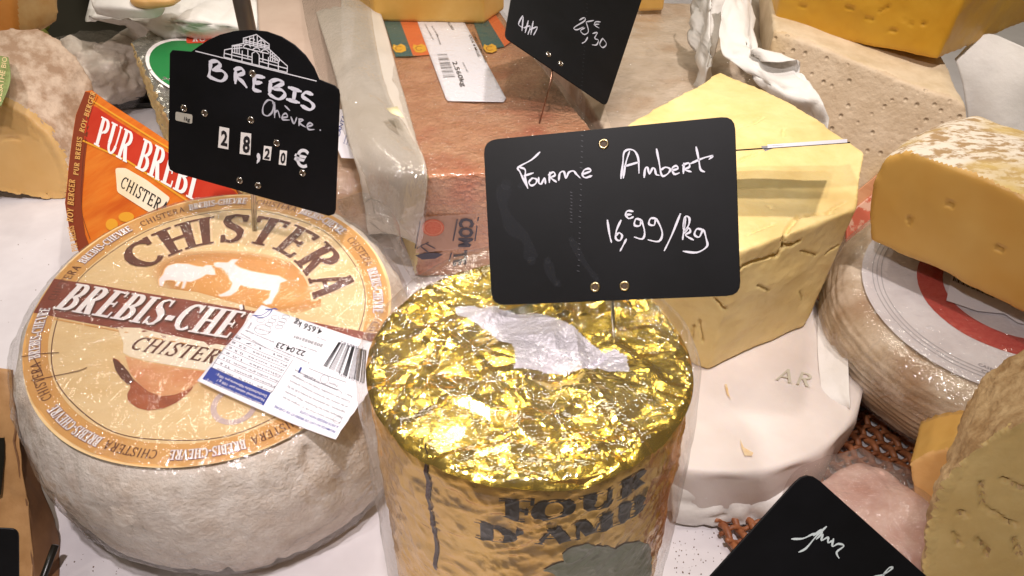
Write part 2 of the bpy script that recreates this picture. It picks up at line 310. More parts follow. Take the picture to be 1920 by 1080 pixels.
def glyph(c,T=.17,t=.06,sf=.055):
    """ribbons of a Roman capital in a box one unit high; returns (ribbons, advance)"""
    R=[]; ln=lambda x0,y0,x1,y1,w:R.append(([(x0,y0),((x0+x1)/2,(y0+y1)/2),(x1,y1)],[w]*3))
    ar=lambda *a:R.append(arcp(*a))
    def stem(x,y0=0,y1=1,s0=1,s1=1,w=T):
        ln(x,y0,x,y1,w)
        if s0 and sf: ln(x-w*.95,y0+sf/2,x+w*.95,y0+sf/2,sf)
        if s1 and sf: ln(x-w*.95,y1-sf/2,x+w*.95,y1-sf/2,sf)
    adv=.7
    if c in 'BPR':
        stem(.17); ln(.17,1-t/2,.34,1-t/2,t); ln(.17,.5,.34,.5,t); ar(.33,.75,.2,.25-t/2,-90,90,T,t); adv=.66
        if c=='B': ln(.17,t/2,.34,t/2,t); ar(.33,.26,.24,.26-t/2,-90,90,T,t); adv=.7
        if c=='R': ln(.33,.5,.55,.02,T); ln(.5,sf/2,.68,sf/2,sf or .03); adv=.74
    elif c in 'EÈ':
        stem(.17); ln(.17,1-t/2,.56,1-t/2,t); ln(.17,.5,.45,.5,t); ln(.17,t/2,.58,t/2,t); ln(.545,.8,.56,1,t); ln(.57,0,.585,.22,t); ln(.45,.4,.45,.6,t*.9); adv=.68
        if c=='È': ln(.2,1.22,.36,1.06,t*1.4)
    elif c=='F': stem(.17); ln(.17,1-t/2,.56,1-t/2,t); ln(.17,.5,.44,.5,t); ln(.545,.76,.56,1,t); ln(.44,.38,.44,.62,t*.9); adv=.62
    elif c=='I': stem(.17); adv=.38
    elif c=='H': stem(.17); stem(.62); ln(.17,.5,.62,.5,t); adv=.82
    elif c=='K': stem(.17); ln(.2,.42,.58,.98,t); ln(.32,.58,.62,.02,T); adv=.75
    elif c=='L': stem(.17); ln(.17,t/2,.56,t/2,t); ln(.55,0,.57,.25,t); adv=.64
    elif c=='T': stem(.34,s1=0); ln(.04,1-t/2,.64,1-t/2,t); ln(.05,.76,.045,1,t); ln(.63,.76,.635,1,t); adv=.7
    elif c=='C': ar(.4,.5,.31,.5-t/2,48,312,T,t); ln(.6,.7,.62,1,t); adv=.72
    elif c=='G': ar(.4,.5,.31,.5-t/2,48,312,T,t); ln(.6,.7,.62,1,t); ln(.6,.05,.6,.42,T*.9); ln(.48,.43,.7,.43,sf or .04); adv=.78
    elif c=='O': ar(.4,.5,.31,.5-t/2,0,360,T,t,24) if False else R.append(arcp(.4,.5,.31,.5-t/2,0,360,T,t,24)); adv=.8
    elif c=='D': stem(.17); ln(.17,1-t/2,.34,1-t/2,t); ln(.17,t/2,.34,t/2,t); ar(.33,.5,.33,.5-t/2,-90,90,T,t); adv=.78
    elif c=='U': stem(.17,.3,1,0,1); stem(.58,.3,1,0,1,t*1.3); ar(.375,.3,.205,.28,180,360,T*.8,t); adv=.76
    elif c=='S':
        P=[(.5,.8),(.44,.95),(.3,.975),(.16,.9),(.13,.76),(.2,.62),(.34,.52),(.46,.4),(.5,.25),(.42,.08),(.27,.025),(.12,.1),(.08,.26)]
        R.append((P,[t,t,t,t*1.6,T*.8,T*.95,T,T*.95,T*.8,t*1.6,t,t,t])); ln(.5,.74,.51,.99,t); ln(.08,.01,.085,.28,t); adv=.6
    elif c=='A': ln(.1,.02,.36,1,t); ln(.34,1,.62,.02,T); ln(.2,.34,.5,.34,t); ln(.0,sf/2,.2,sf/2,sf or .03); ln(.5,sf/2,.74,sf/2,sf or .03); adv=.74
    elif c=='V': ln(.1,.98,.36,.02,T); ln(.36,.02,.6,.98,t); ln(.0,1-sf/2,.22,1-sf/2,sf or .03); ln(.5,1-sf/2,.7,1-sf/2,sf or .03); adv=.7
    elif c=='M': stem(.12,w=t); ln(.14,.98,.42,.05,T); ln(.42,.05,.7,.98,t); stem(.76); adv=.95
    elif c=='N': stem(.12,w=t); ln(.12,1,.6,.02,T); stem(.62,w=t); adv=.78
    elif c=='Y': ln(.1,.98,.35,.45,T); ln(.35,.45,.58,.98,t); stem(.35,0,.5,1,0); adv=.7
    elif c=='-': ln(.05,.36,.34,.36,T*.8); adv=.42
    elif c=="'": ln(.12,1,.12,.7,T*.8); adv=.26
    elif c==' ': adv=.4
    return R,adv
def wordlen(s,track=.03,**k): return sum(glyph(c,**k)[1]+track for c in s)-track
def word(ink,s,mp,h=0,track=.03,shear=0,grow=0,**k):
    """lettering s in a box one unit high; mp takes (x,y) to the ink's plane"""
    x=0
    for c in s:
        R,a=glyph(c,**k)
        for P,W in R:
            n=len(P)
            Q=[];
            for i,((px,py),wd) in enumerate(zip(P,W)):
                a0=P[max(i-1,0)]; b0=P[min(i+1,n-1)]; dx,dy=b0[0]-a0[0],b0[1]-a0[1]; q=math.hypot(dx,dy) or 1e-9; wd=wd+grow
                ex=0
                if grow: ex=(-grow/2 if i==0 else grow/2 if i==n-1 else 0)
                px+=dx/q*ex; py+=dy/q*ex
                nx,ny=-dy/q*wd/2,dx/q*wd/2; Q.append(((px+nx,py+ny),(px-nx,py-ny)))
            Lx=[mp(x+l[0]+shear*l[1],l[1]) for l,r in Q]; Rx=[mp(x+r[0]+shear*r[1],r[1]) for l,r in Q]; T=[]
            for i in range(n-1): T+= [(Lx[i],Rx[i],Rx[i+1]),(Lx[i],Rx[i+1],Lx[i+1])]
            ink.k+=1; ink._tri(T,h+ink.k*ink.step)
        x+=a+track
_tc={}
def bfont(s,bold=0):
    """built-in sans lettering as triangles, one unit tall capitals"""
    if (s,bold) in _tc: return _tc[(s,bold)]
    cu=bpy.data.curves.new('t','FONT'); cu.body=s; cu.size=1.38; cu.resolution_u=2; cu.offset=bold; cu.fill_mode='FRONT'; o=bpy.data.objects.new('t',cu); C.objects.link(o)
    dg=bpy.context.evaluated_depsgraph_get(); dg.update(); me=bpy.data.meshes.new_from_object(o.evaluated_get(dg)); bpy.data.objects.remove(o)
    P=[(v.co.x,v.co.y) for v in me.vertices]; T=[]
    for p in me.polygons:
        v=list(p.vertices)
        for i in range(1,len(v)-1): T.append((P[v[0]],P[v[i]],P[v[i+1]]))
    wd=max([p[0] for p in P] or [1]); _tc[(s,bold)]=(T,wd); bpy.data.meshes.remove(me); return _tc[(s,bold)]
def sans(ink,s,mp,h=0,fit=None,bold=0):
    T,wd=bfont(s,bold); k=(fit/wd) if fit else 1
    ink.k+=1; ink._tri([tuple(mp(p[0]*k,p[1]) for p in t) for t in T],h+ink.k*ink.step); return wd
def box2(fr,o,x,y,wd=1.0):   # affine map: (0,0)->o, (wd,0)->x, (0,1)->y, all photo points on frame fr
    o=np.array(fr.loc(*o)); x=np.array(fr.loc(*x)); y=np.array(fr.loc(*y)); ex=(x-o)/wd; ey=y-o
    return lambda a,b:tuple(o+ex*a+ey*b)
def Z(x0,y0,k): return lambda p:(x0+p[0]*k,y0+p[1]*k)
# ------------------------------------------------------------ shared materials
M_black=mat('sign_black_plastic',srgb(11,11,13),srgb(17,17,20),rough=.42,spec=.2,scale=25,bump=.05,bscale=900,bdist=.0002)
M_chalk=mat('white_marker',srgb(206,206,216),rough=.6)
M_steel=mat('steel_pin',srgb(190,185,178),rough=.25,metal=1)
M_brass=mat('brass_eyelet',srgb(200,180,140),rough=.28,metal=1)
M_ink=mat('black_ink',srgb(28,26,30),rough=.5)
M_blue=mat('blue_ink',srgb(40,58,140),rough=.5)
M_sticker=mat('sticker_paper',srgb(236,234,240),rough=.38,bump=.1,bscale=200,bdist=.0004)
M_paper=mat('white_deli_paper',srgb(226,222,216),srgb(232,228,224),rough=.55,scale=30,bump=.5,bscale=60,bdist=.002)
M_waxpaper=film_mat('waxed_film_paper',scale=40,strength=.5,dist=.001,milk=.26,rough=.22,milkcol=(.78,.72,.66,1))
M_film=film_mat('cling_film',scale=110,strength=1,dist=.0016,milk=.05,rough=.07)
M_film2=film_mat('thick_wrap',scale=60,strength=1,dist=.0022,milk=.07,rough=.07,milkcol=(.9,.84,.82,1))
# ------------------------------------------------------------ the counter
M_counter=mat('counter_white',srgb(208,203,206),srgb(222,218,221),rough=.45,scale=12,bump=.08,bscale=500,bdist=.0003)
g=mesh('counter',[(-3,-1,-.02),(3,-1,-.02),(3,4,-.02),(-3,4,-.02)],[(0,1,2,3)],M_counter); g['kind']='structure'
# ============================================================ ROUND LABELLED WHEEL IN FILM (front left)
n0=nrm([.05108827,-.17918256,1]); K1=.94; c0=CC+(np.array([-.18473,.36881,.08785])-CC)*K1; ex=nrm(np.cross([0,1,0],n0)); LF=Frame(c0,ex,np.cross(n0,ex)); RL=.108*K1
MT=Matrix(((ex[0],LF.y[0],n0[0],c0[0]),(ex[1],LF.y[1],n0[1],c0[1]),(ex[2],LF.y[2],n0[2],c0[2]),(0,0,0,1)))
W1=thing('cheese_wheel','whole pale rind cheese wheel in cling film with round orange and cream label reading CHISTERA','cheese',loc=(c0[0],c0[1],-.02))
def toW(P): return np.asarray(P)@np.array([ex,LF.y,n0])+c0
def wheel_prof(R,H,bul=.008,ed=.014): return [(0,0),(R-ed*1.4,0),(R-ed*.5,-.002),(R+bul*.1,-ed),(R+bul*.8,-H*.35),(R+bul,-H*.6),(R+bul*.85,-H*.82),(R+bul*.2,-H*.96),(R-.012,-H),(0,-H)]
M_rind=mat('pale_floury_rind',srgb(220,204,188),srgb(246,238,228),rough=.75,scale=70,detail=9,bump=1,bscale=330,bdist=.0016,c3=srgb(184,152,124),c3scale=13)
pr=dens(smoothprof(wheel_prof(.1108,.106,.0085),2),.0022); V,Fc=lathe(pr,300); r_=np.hypot(V[:,0],V[:,1]); 
sd=np.clip((r_-.100)/.009,0,1); ang=np.arctan2(V[:,1],V[:,0])
V=V+V/np.maximum(np.linalg.norm(V,axis=1,keepdims=True),1e-6)*((fbm(V,70,5,1)*.0012+fbm(V,18,2,9)*.0020+fbm(V,190,2,19)*.0004-.0022*np.clip(vn(V*[1,1,.25],110,4)-.42,0,1)*3)*sd)[:,None]
V[:,2]-=.0006*(1-sd)
rind=mesh('rind',toW(V),Fc,M_rind,W1)
def Mlab(x,y,h=0):
    q=np.array([[x,y,0.]]); b=.00045*vn(q,45,2)[0]+.00012*vn(q*[1,3,1],160,8)[0]; 
    return LF.M(x,y,.0009+b+h)
ca,sa=math.cos(math.radians(-9.5)),math.sin(math.radians(-9.5))
def ab(u,v): return (RL*(u*ca-v*sa),RL*(u*sa+v*ca))        # label axes -> plane
def lp(u,v): return LF.loc(u,v)
def circ(r,n=140,a0=0,a1=360): return [(r*math.cos(math.radians(a0+(a1-a0)*i/n)),r*math.sin(math.radians(a0+(a1-a0)*i/n))) for i in range(n+1 if a1-a0<360 else n)]
M_cream=mat('label_cream',srgb(222,188,134),srgb(232,204,156),rough=.5,scale=18,bump=.35,bscale=60,bdist=.0008,stretch=(1,3,1),c3=srgb(214,168,106),c3scale=9)
M_lab_or=mat('label_ochre',srgb(206,150,80),srgb(216,164,96),rough=.5,scale=30)
M_lab_br=mat('label_brown',srgb(128,62,46),srgb(142,70,50),rough=.5,scale=40)
M_lab_dk=mat('label_dark_brown',srgb(92,48,34),srgb(104,58,42),rough=.5,scale=90)
M_lab_wh=mat('label_white',srgb(240,232,230),rough=.5)
M_lab_pk=mat('label_edge_cream',srgb(246,214,168),rough=.5)
M_lab_glow=mat('label_pale_panel',srgb(240,228,208),srgb(236,214,176),rough=.5,scale=14)
M_lab_terr=mat('label_terracotta',srgb(206,130,84),srgb(222,168,118),rough=.5,scale=35,stretch=(1,2,1))
I=Ink(Mlab,.005); nl=160
I.poly([(RL*(1+.004*math.sin(5*t)+.006*math.sin(3*t+1))*math.cos(t),RL*(1+.004*math.sin(5*t)+.006*math.sin(3*t+1))*math.sin(t)) for t in np.linspace(0,2*PI,nl,endpoint=False)]); LAB=I.build('paper_label',M_cream,W1)
def lab_part(name,m,fn,L=.005):
    I=Ink(Mlab,L); fn(I); return I.build(name,m,LAB)
def ringf(I):
    a=circ(RL*.93,160); I.ribbon(a,RL*.125,.00008,closed=True)
lab_part('ochre_border',M_lab_or,ringf)
lab_part('ring_line',M_lab_dk,lambda I:I.ribbon([(RL*(.852+.006*math.sin(7*t))*math.cos(t),RL*(.852+.006*math.sin(9*t))*math.sin(t)) for t in np.linspace(0,2*PI,150,endpoint=False)],.00055,.00012,closed=True))
def band(I):
    top=[ab(u,.047-.012*u*u) for u in np.linspace(-1.0,.985,24)]; bot=[ab(u,-.24-.015*u) for u in np.linspace(.955,-.965,24)]; I.poly(top+bot,.00018)
lab_part('brown_band',M_lab_br,band)
def goldline(I):
    for o in (-.255,): I.ribbon([ab(u,o-.015*u) for u in np.linspace(-.85,.84,24)],.0009,.0002)
lab_part('gold_line',M_lab_or,goldline)
z2=Z(80,500,.2592)
lab_part('pale_panel',M_lab_glow,lambda I:I.poly([lp(*z2(p)) for p in [(545,446),(700,452),(900,500),(1200,560),(1390,592),(1300,700),(1215,765),(1000,735),(760,690),(640,660),(585,630),(590,560)]],.0002))
lab_part('terracotta_hill',M_lab_terr,lambda I:I.poly([lp(*z2(p)) for p in [(600,655),(760,700),(1000,745),(1215,775),(1190,800),(1120,850),(1040,905),(960,935),(860,945),(770,910),(690,840),(640,780)]],.0002))
M_glove=mat('label_glove_brown',srgb(176,94,54),srgb(146,74,44),rough=.5,scale=50,stretch=(1,2,1))
lab_part('basket_glove_emblem',M_glove,lambda I:I.poly([lp(*z2(p)) for p in [(512,668),(555,685),(600,750),(650,810),(690,845),(770,912),(860,947),(960,937),(1040,905),(1105,868),(1060,925),(980,990),(880,1035),(770,1050),(690,1030),(620,980),(615,930),(640,880),(620,830),(560,770),(520,710)]],.00028))
lab_part('emblem_handle',M_lab_dk,lambda I:I.ribbon([lp(*z2(p)) for p in [(520,680),(560,740),(600,795),(645,850)]],[.001,.0045,.005,.0035],.0004))
z1=Z(180,370,.2708)
sheep=[(505,485),(560,468),(640,472),(700,488),(745,492),(765,478),(800,480),(818,510),(830,545),(800,545),(770,540),(720,570),(660,595),(630,592),(612,640),(598,640),(610,595),(590,590),(570,625),(552,622),(570,590),(520,580),(480,585),(465,625),(445,620),(442,575),(470,545),(485,505)]
goat=[(820,465),(850,460),(915,462),(945,440),(990,440),(965,460),(960,472),(1000,500),(1080,525),(1200,545),(1270,555),(1325,585),(1275,600),(1262,660),(1235,700),(1215,745),(1185,750),(1155,735),(1200,705),(1215,650),(1150,645),(1060,630),(1000,615),(975,660),(930,690),(870,697),(848,690),(890,675),(930,650),(950,605),(925,570),(915,525),(905,540),(895,515),(870,495),(830,490)]
M_lab_halo=mat('label_amber_glow',srgb(212,144,72),srgb(222,162,92),rough=.5,scale=20)
def soften(m,cx,cy,sx,sy,r0,r1):    # printed fade at the edge of a shape, in label axes
    nt=m.node_tree; L=nt.links.new; tc=node(nt,'ShaderNodeTexCoord'); c=Vector(LF.M(cx,cy)); e1=Vector(LF.x*ca+LF.y*sa); e2=Vector(LF.y*ca-LF.x*sa); out=[]
    for e,k in ((e1,sx),(e2,sy)):
        v=node(nt,'ShaderNodeVectorMath',operation='SUBTRACT'); L(tc.outputs['Object'],v.inputs[0]); v.inputs[1].default_value=c
        d=node(nt,'ShaderNodeVectorMath',operation='DOT_PRODUCT'); L(v.outputs[0],d.inputs[0]); d.inputs[1].default_value=e/k; p=node(nt,'ShaderNodeMath',operation='POWER'); a_=node(nt,'ShaderNodeMath',operation='ABSOLUTE'); L(d.outputs['Value'],a_.inputs[0]); L(a_.outputs[0],p.inputs[0]); p.inputs[1].default_value=2; out.append(p)
    ad=node(nt,'ShaderNodeMath',operation='ADD'); L(out[0].outputs[0],ad.inputs[0]); L(out[1].outputs[0],ad.inputs[1])
    mr=node(nt,'ShaderNodeMapRange'); mr.interpolation_type='SMOOTHSTEP'; mr.inputs['From Min'].default_value=r0; mr.inputs['From Max'].default_value=r1; mr.inputs['To Min'].default_value=1; mr.inputs['To Max'].default_value=0; L(ad.outputs[0],mr.inputs['Value']); L(mr.outputs[0],nt.nodes['Principled BSDF'].inputs['Alpha'])
hc=LF.loc(460,530); soften(M_lab_halo,hc[0],hc[1],.062,.026,.35,1.0)
lab_part('amber_field',M_lab_halo,lambda I:I.poly([lp(*z1(p)) for p in [(180,500),(330,440),(620,385),(900,370),(1150,390),(1400,470),(1560,640),(1560,760),(1400,810),(1100,775),(700,665),(200,600)]],.00012))
for nm,P in (('sheep_emblem',sheep),('goat_emblem',goat)):
    lab_part(nm+'_outline',mat('emblem_edge',srgb(240,196,150),rough=.5),lambda I:(I.ribbon([lp(*z1(p)) for p in P],.0014,.0003,closed=True)),.003)
    lab_part(nm,M_lab_wh,lambda I:I.poly([lp(*z1(p)) for p in P],.0004),.003)
# title round the upper half
def title(I,grow=0):
    for ch,a in zip('CHISTERA',(141.5,122.5,108.5,94.5,76.5,58,39,20.5)):
        _,ad=glyph(ch)
        def mp(x,y,a=a,ad=ad):
            r=RL*(.555+.25*y); t=math.radians(a)-(x-ad/2)*.255/(.62); return (r*math.cos(t),r*math.sin(t))
        word(I,ch,mp,0,grow=grow,T=.2,t=.1,sf=.07)
lab_part('title_outline',M_lab_pk,lambda I:(title(I,.09)),.004).location.z+=0
def tit2(I): I.k=0; I.M=lambda x,y,h:Mlab(x,y,h+.00065); title(I)
lab_part('title_lettering',M_lab_dk,tit2,.004)
lab_part('band_lettering_shadow',M_lab_dk,lambda I:word(I,'BREBIS-CHÈVRE',lambda x,y:ab(-.866+x*.1525,-.181+.2*y),.00025,track=.045,shear=.2,grow=.05,T=.22,t=.07),.004)
lab_part('band_lettering',M_lab_wh,lambda I:word(I,'BREBIS-CHÈVRE',lambda x,y:ab(-.872+x*.1525,-.178+.2*y),.0009,track=.045,shear=.2,T=.22,t=.07),.004)
lab_part('small_lettering',M_lab_dk,lambda I:word(I,'CHISTERA',lambda x,y:ab(-.335+x*.1,-.352+.095*y),.0003,track=.05,shear=.25,T=.15,t=.1,sf=.03),.004)
def ringtext(s,a,sz,wd):
    W_=wordlen(s)
    def mp(x,y): 
        t=math.radians(a)-(x-W_/2)*wd/W_; r=RL*(.905+sz*y); return (r*math.cos(t),r*math.sin(t))
    return mp
def rt1(I,k): word(I,'CHISTERA',ringtext('CHISTERA',169.5-45*k,.05,.30),.00022,T=.13,t=.09,sf=.03)
def rt2(I,k,g=0): word(I,'BREBIS-CHEVRE',ringtext('BREBIS-CHEVRE',148-45*k,.055,.39),.00022,T=.2,t=.09,grow=g)
M_mauve=mat('mauve_ink',srgb(150,104,110),rough=.5)
def rt3(I,k): I.M=lambda x,y,h:Mlab(x,y,h+.0003); rt2(I,k)
for k in range(8):
    lab_part('ring_word_brown',M_lab_dk,lambda I:rt1(I,k),.004); lab_part('ring_word_outline',M_mauve,lambda I:rt2(I,k,.09),.004); lab_part('ring_word_white',M_lab_wh,lambda I:rt3(I,k),.004)
# grey round seal half under the sticker
lab_part('seal',mat('seal_mauve',srgb(190,168,172),srgb(214,190,180),rough=.5,scale=400),lambda I:I.ribbon([tuple(np.array(lp(440,762))+.0105*np.array([math.cos(t),math.sin(t)])) for t in np.linspace(0,2*PI,30,endpoint=False)],.003,.0003,closed=True))
def cracks_(I):
    for P in ([(42,672),(88,665),(112,664)],[(60,716),(110,706),(150,698),(165,692)],[(62,668),(80,700)]):
        I.ribbon([lp(*p) for p in P],[.0005]*len(P),.0005)
lab_part('label_folds',M_lab_dk,cracks_)
# film over the wheel
pf=[(r+(.0008 if z<-.004 else 0),z+.0024 if z>-.05 else z-.001) for r,z in dens(smoothprof(wheel_prof(.1111,.107,.0085),2),.0016)]
V,Fc=lathe(pf,440); r_=np.hypot(V[:,0],V[:,1]); V=V+np.c_[V[:,:2]*.01,np.zeros(len(V))]*0
V[:,2]+=np.where(V[:,2]>-.02,np.abs(fbm(V,60,3,5))*.0006+.0012*np.clip(1-np.abs(vn(V*[1,.4,1],40,6))*5,0,1)*0,0); th_=np.arctan2(V[:,1],V[:,0]); Qr=np.stack([np.cos(th_)*3,np.sin(th_)*3,r_*9],1)
rg=(1-np.abs(vn(Qr,3.2,61)))**7*np.clip(r_/.05,0,1)+.8*(1-np.abs(vn(V+vn(V,30,63)[:,None]*.004,42,62)))**9
V[:,2]+=rg*.0012*np.clip((.106-r_)/.01,0,1)*(V[:,2]>-.01)
rr=1+(fbm(V,45,3,7)*.009+rg*.010*(V[:,2]<-.004))*np.clip((r_-.095)/.015,0,1); V[:,0]*=rr; V[:,1]*=rr
M_filmW=film_mat('wheel_cling_film',scale=85,stretch=(1,.8,1),strength=1,dist=.0026,milk=.04,rough=.07,ior=1.5,rings=95,fineamt=.3)
fo=bpy.data.meshes.new('film'); fo.from_pydata([tuple(v) for v in V],[],Fc); fo.update(); FO=link('plastic_film',fo,M_filmW,W1)
settle(W1,(c0[0],c0[1],-.02)); FO.matrix_parent_inverse=Matrix.Identity(4); FO.location=(0,0,0)
FO.matrix_basis=Matrix.Translation((-c0[0],-c0[1],.02))@MT
# weight sticker on the film
stk=[LF.loc(494,585),LF.loc(748,671),LF.loc(633,841),LF.loc(374,726)]
stk=[np.array(p) for p in stk]
def Mst(x,y,h=0):   # x,y in plane metres
    d=np.array([x,y])-stk[3]; e=nrm(stk[2]-stk[3]); s_=d@e; cu=.0035*max(0,(s_-.055)/.03)**1.6+.0012*math.exp(-((s_)/.012)**2)
    return LF.M(x,y,.0052+cu+h)
I=Ink(Mst,.004)
def edge(a,b,n,am): return [a+(b-a)*i/n+np.array([RNG.uniform(-am,am),RNG.uniform(-am,am)]) for i in range(n)]
I.poly(edge(stk[0],stk[1],6,.0001)+edge(stk[1],stk[2],22,.0006)+edge(stk[2],stk[3],6,.0001)+edge(stk[3],stk[0],4,.0004)); ST=I.build('weight_sticker',M_sticker,W1); 
md=ST.modifiers.new('thickness','SOLIDIFY'); md.thickness=.0003; md.offset=-1
zs=Z(340,560,400/1350)
def sp(p): return np.array(LF.loc(*zs(p)))
def spart(name,m,fn,L=.006):
    I=Ink(Mst,L); fn(I); return I.build(name,m,ST)
spart('blue_panel',M_blue,lambda I:I.poly([sp(p) for p in [(205,475),(578,632),(532,712),(152,552)]],.0001))
def tx(I,s,o,x,y,h=.0002,bold=0,off=.0):
    T,wd=bfont(s,bold); o,x,y=sp(o),sp(x),sp(y); e=(x-o)/wd; f=(y-o); sans(I,s,lambda a,b:tuple(o+e*a+f*b),h,bold=bold)
def st0(I):
    tx(I,'4,656 kg',(905,232),(730,170),(888,268),bold=.02,h=.0003); tx(I,'22.04.23',(800,372),(622,312),(782,405),bold=.02,h=.0003)
    tx(I,'2023032101',(908,330),(728,270),(900,348),bold=.01,h=.0003)
    r=random.Random(5)
    for k in range(38):
        f=k/38; a=(905+262*f+4,462+132*f); b=(1005+175*f,310+62*f)
        if r.random()<.82: I.ribbon([sp(a),sp(b)],[.00022 if r.random()<.6 else .0005]*2,.0001)
def st1(I):
    tx(I,'7 046562',(1165,352),(1015,300),(1158,375)); tx(I,'11 2254 3031',(1165,580),(1010,508),(1158,600))
    tx(I,'Poids net',(925,298),(868,278),(921,308)); tx(I,'Numéro de lot',(872,368),(762,330),(868,380)); tx(I,'A consommer de préférence avant le',(822,440),(600,345),(818,452))
    tx(I,'A consommer rapidement',(548,345),(392,262),(544,356)); tx(I,'après ouverture et à réchauffer',(600,310),(420,240),(596,321))
    tx(I,'À JETER',(862,545),(790,515),(857,562),bold=.01); tx(I,'Papier',(1000,590),(940,565),(996,604))
    for i,s in enumerate(['Énergie  1575 kJ / 380 kcal','Matières grasses  32 g','dont acides gras saturés  23 g','Glucides  1,0 g','dont sucres  0,5 g','Protéines  22 g','Sel  1,7 g']):
        ox,oy=590+i*18.5,622-i*33; tx(I,s,(ox,oy),(ox-345,oy-140),(ox-4,oy+13))
    for i,s in enumerate(['À conserver entre +4 et +8 °C. Origine du lait','Fabriqué dans les Pyrénées. Pâte pressée','ingrédients : lait pasteurisé de brebis (UE 50 %)','et de chèvre, sel, ferments lactiques, présure','Croûte non comestible. Poids net à l\'emballage','Fett i. Tr. mindestens 50 %. Schnittkäse']):
        ox,oy=1000+i*17-i*2,838-i*34; tx(I,s,(ox+20,oy),(ox-345,oy-185),(ox+16,oy+14))
    for i in range(8):   # table lines
        a=(578+i*18.5,632-i*31); b=(218+i*18.5,478-i*31) if i<7 else (345,296); I.ribbon([sp(a),sp((a[0]-372,a[1]-152))],.0002,.0001)
    I.ribbon([sp((582,632)),sp((715,425))],.0002,.0001); I.ribbon([sp((212,478)),sp((340,275))],.0002,.0001)
    for P in ([(818,478),(1052,575),(1010,625),(782,528)],): I.ribbon([sp(p) for p in P],.0003,.0001,closed=True)
    I.ribbon([sp((915+26*math.cos(t),548+28*math.sin(t))) for t in np.linspace(0,2*PI,16,endpoint=False)],.0002,.0001,closed=True)
    for cx,cy,rx,ry in [(515,182,24,13),(605,160,24,12),(672,155,24,12),(585,182,24,12),(652,178,24,12),(568,205,24,12),(640,196,24,12),(628,218,24,12),(528,238,52,30),(998,822,26,22)]:
        I.ribbon([sp((cx+rx*math.cos(t),cy+ry*math.sin(t))) for t in np.linspace(0,2*PI,16,endpoint=False)],.00018,.0001,closed=True)
    tx(I,'FR 31.530.001 CE',(578,248),(485,226),(572,256)); tx(I,'CR0786',(430,235),(455,195),(440,240))
spart('grey_print',mat('grey_ink',srgb(96,94,104),rough=.5),st1,.01); spart('bold_print',M_ink,st0,.01)
def st2(I):
    tx(I,'FROMAGE AU LAIT DE BREBIS ET DE CHÈVRE',(992,892),(605,708),(984,908),bold=.015); tx(I,'À PÂTE PRESSÉE NON CUITE',(1010,862),(765,742),(1002,878),bold=.015)
def st4(I):
    I.pen([sp(p) for p in [(465,150),(520,150),(585,108),(560,150),(510,165),(475,152)]],.0006,.0001); I.pen([sp(p) for p in [(545,112),(580,112),(600,105),(620,112)]],.0008,.0001)
def st5(I): I.ribbon([sp(p) for p in [(752,505),(768,470)]],.0012,.0001)
spart('blue_print',M_blue,st2,.01); spart('blue_logo',M_blue,st4,.01); spart('thermometer_mark',M_blue,st5,.01)
def st3(I):
    for i,s in enumerate(['Valeurs nutritionnelles moyennes pour 100 g /','Nutritional values per 100 g /','Durchschnittliche Nährwerte pro 100 g :']):
        tx(I,s,(528+i*14,700-i*26),(172+i*14+(0,60,40)[i],550-i*26+(0,26,17)[i]),(520+i*14,716-i*26),h=.0003)
spart('white_print',M_lab_wh,st3,.01)
for ch in (ST,): ch.location=-W1.location
# loose film flap behind the wheel
def flap(name,px,m,parent,**k): return sheet(name,[[at(*p) for p in row] for row in px],m,parent,**k)
fl=flap('film_flap',[[(628,372,.10),(690,362,.12),(735,400,.11)],[(640,420,.10),(720,410,.115),(770,470,.09)],[(690,450,.085),(745,490,.085),(795,540,.06)]],M_film2,None,noise=.003,seed=3); fl.parent=W1; fl.location=-W1.location
# ============================================================ GOLD FOIL CYLINDER
FC=np.array([.0068,.2275]); FT=.184; FR=.065
M_gold=mat('gold_foil',srgb(244,208,78),srgb(248,220,110),rough=.2,metal=1,scale=40,bump=.14,bscale=200,bdist=.0010)
M_gold2=mat('gold_foil_side',srgb(240,200,112),srgb(226,178,88),rough=.27,metal=1,scale=14,bump=.5,bscale=120,bdist=.0010,stretch=(1,1,.6))
M_silver=mat('silver_foil',srgb(214,210,220),srgb(226,222,232),rough=.4,metal=.5,scale=40,bump=1,bscale=330,bdist=.0014)
W2=thing('foil_wrapped_cheese','tall gold foil wrapped cylinder of cheese in cling film lettered FOURME D\'AMBERT','cheese')
def tin(n,R,amp,seed):
    r=np.random.default_rng(seed); k=int(math.sqrt(n*4/PI)); g_=np.linspace(-R*1.1,R*1.1,k); X,Y=np.meshgrid(g_,g_); s_=g_[1]-g_[0]
    P=np.stack([X.ravel(),Y.ravel()],1)+r.uniform(-.42,.42,(k*k,2))*s_; h=r.uniform(-amp,amp,k*k); T=[]
    for i in range(k-1):
        for j in range(k-1):
            a,b,c,d=i*k+j,i*k+j+1,(i+1)*k+j+1,(i+1)*k+j; T+= [(a,b,c),(a,c,d)] if r.random()<.5 else [(a,b,d),(b,c,d)]
    return P,h,np.array(T)
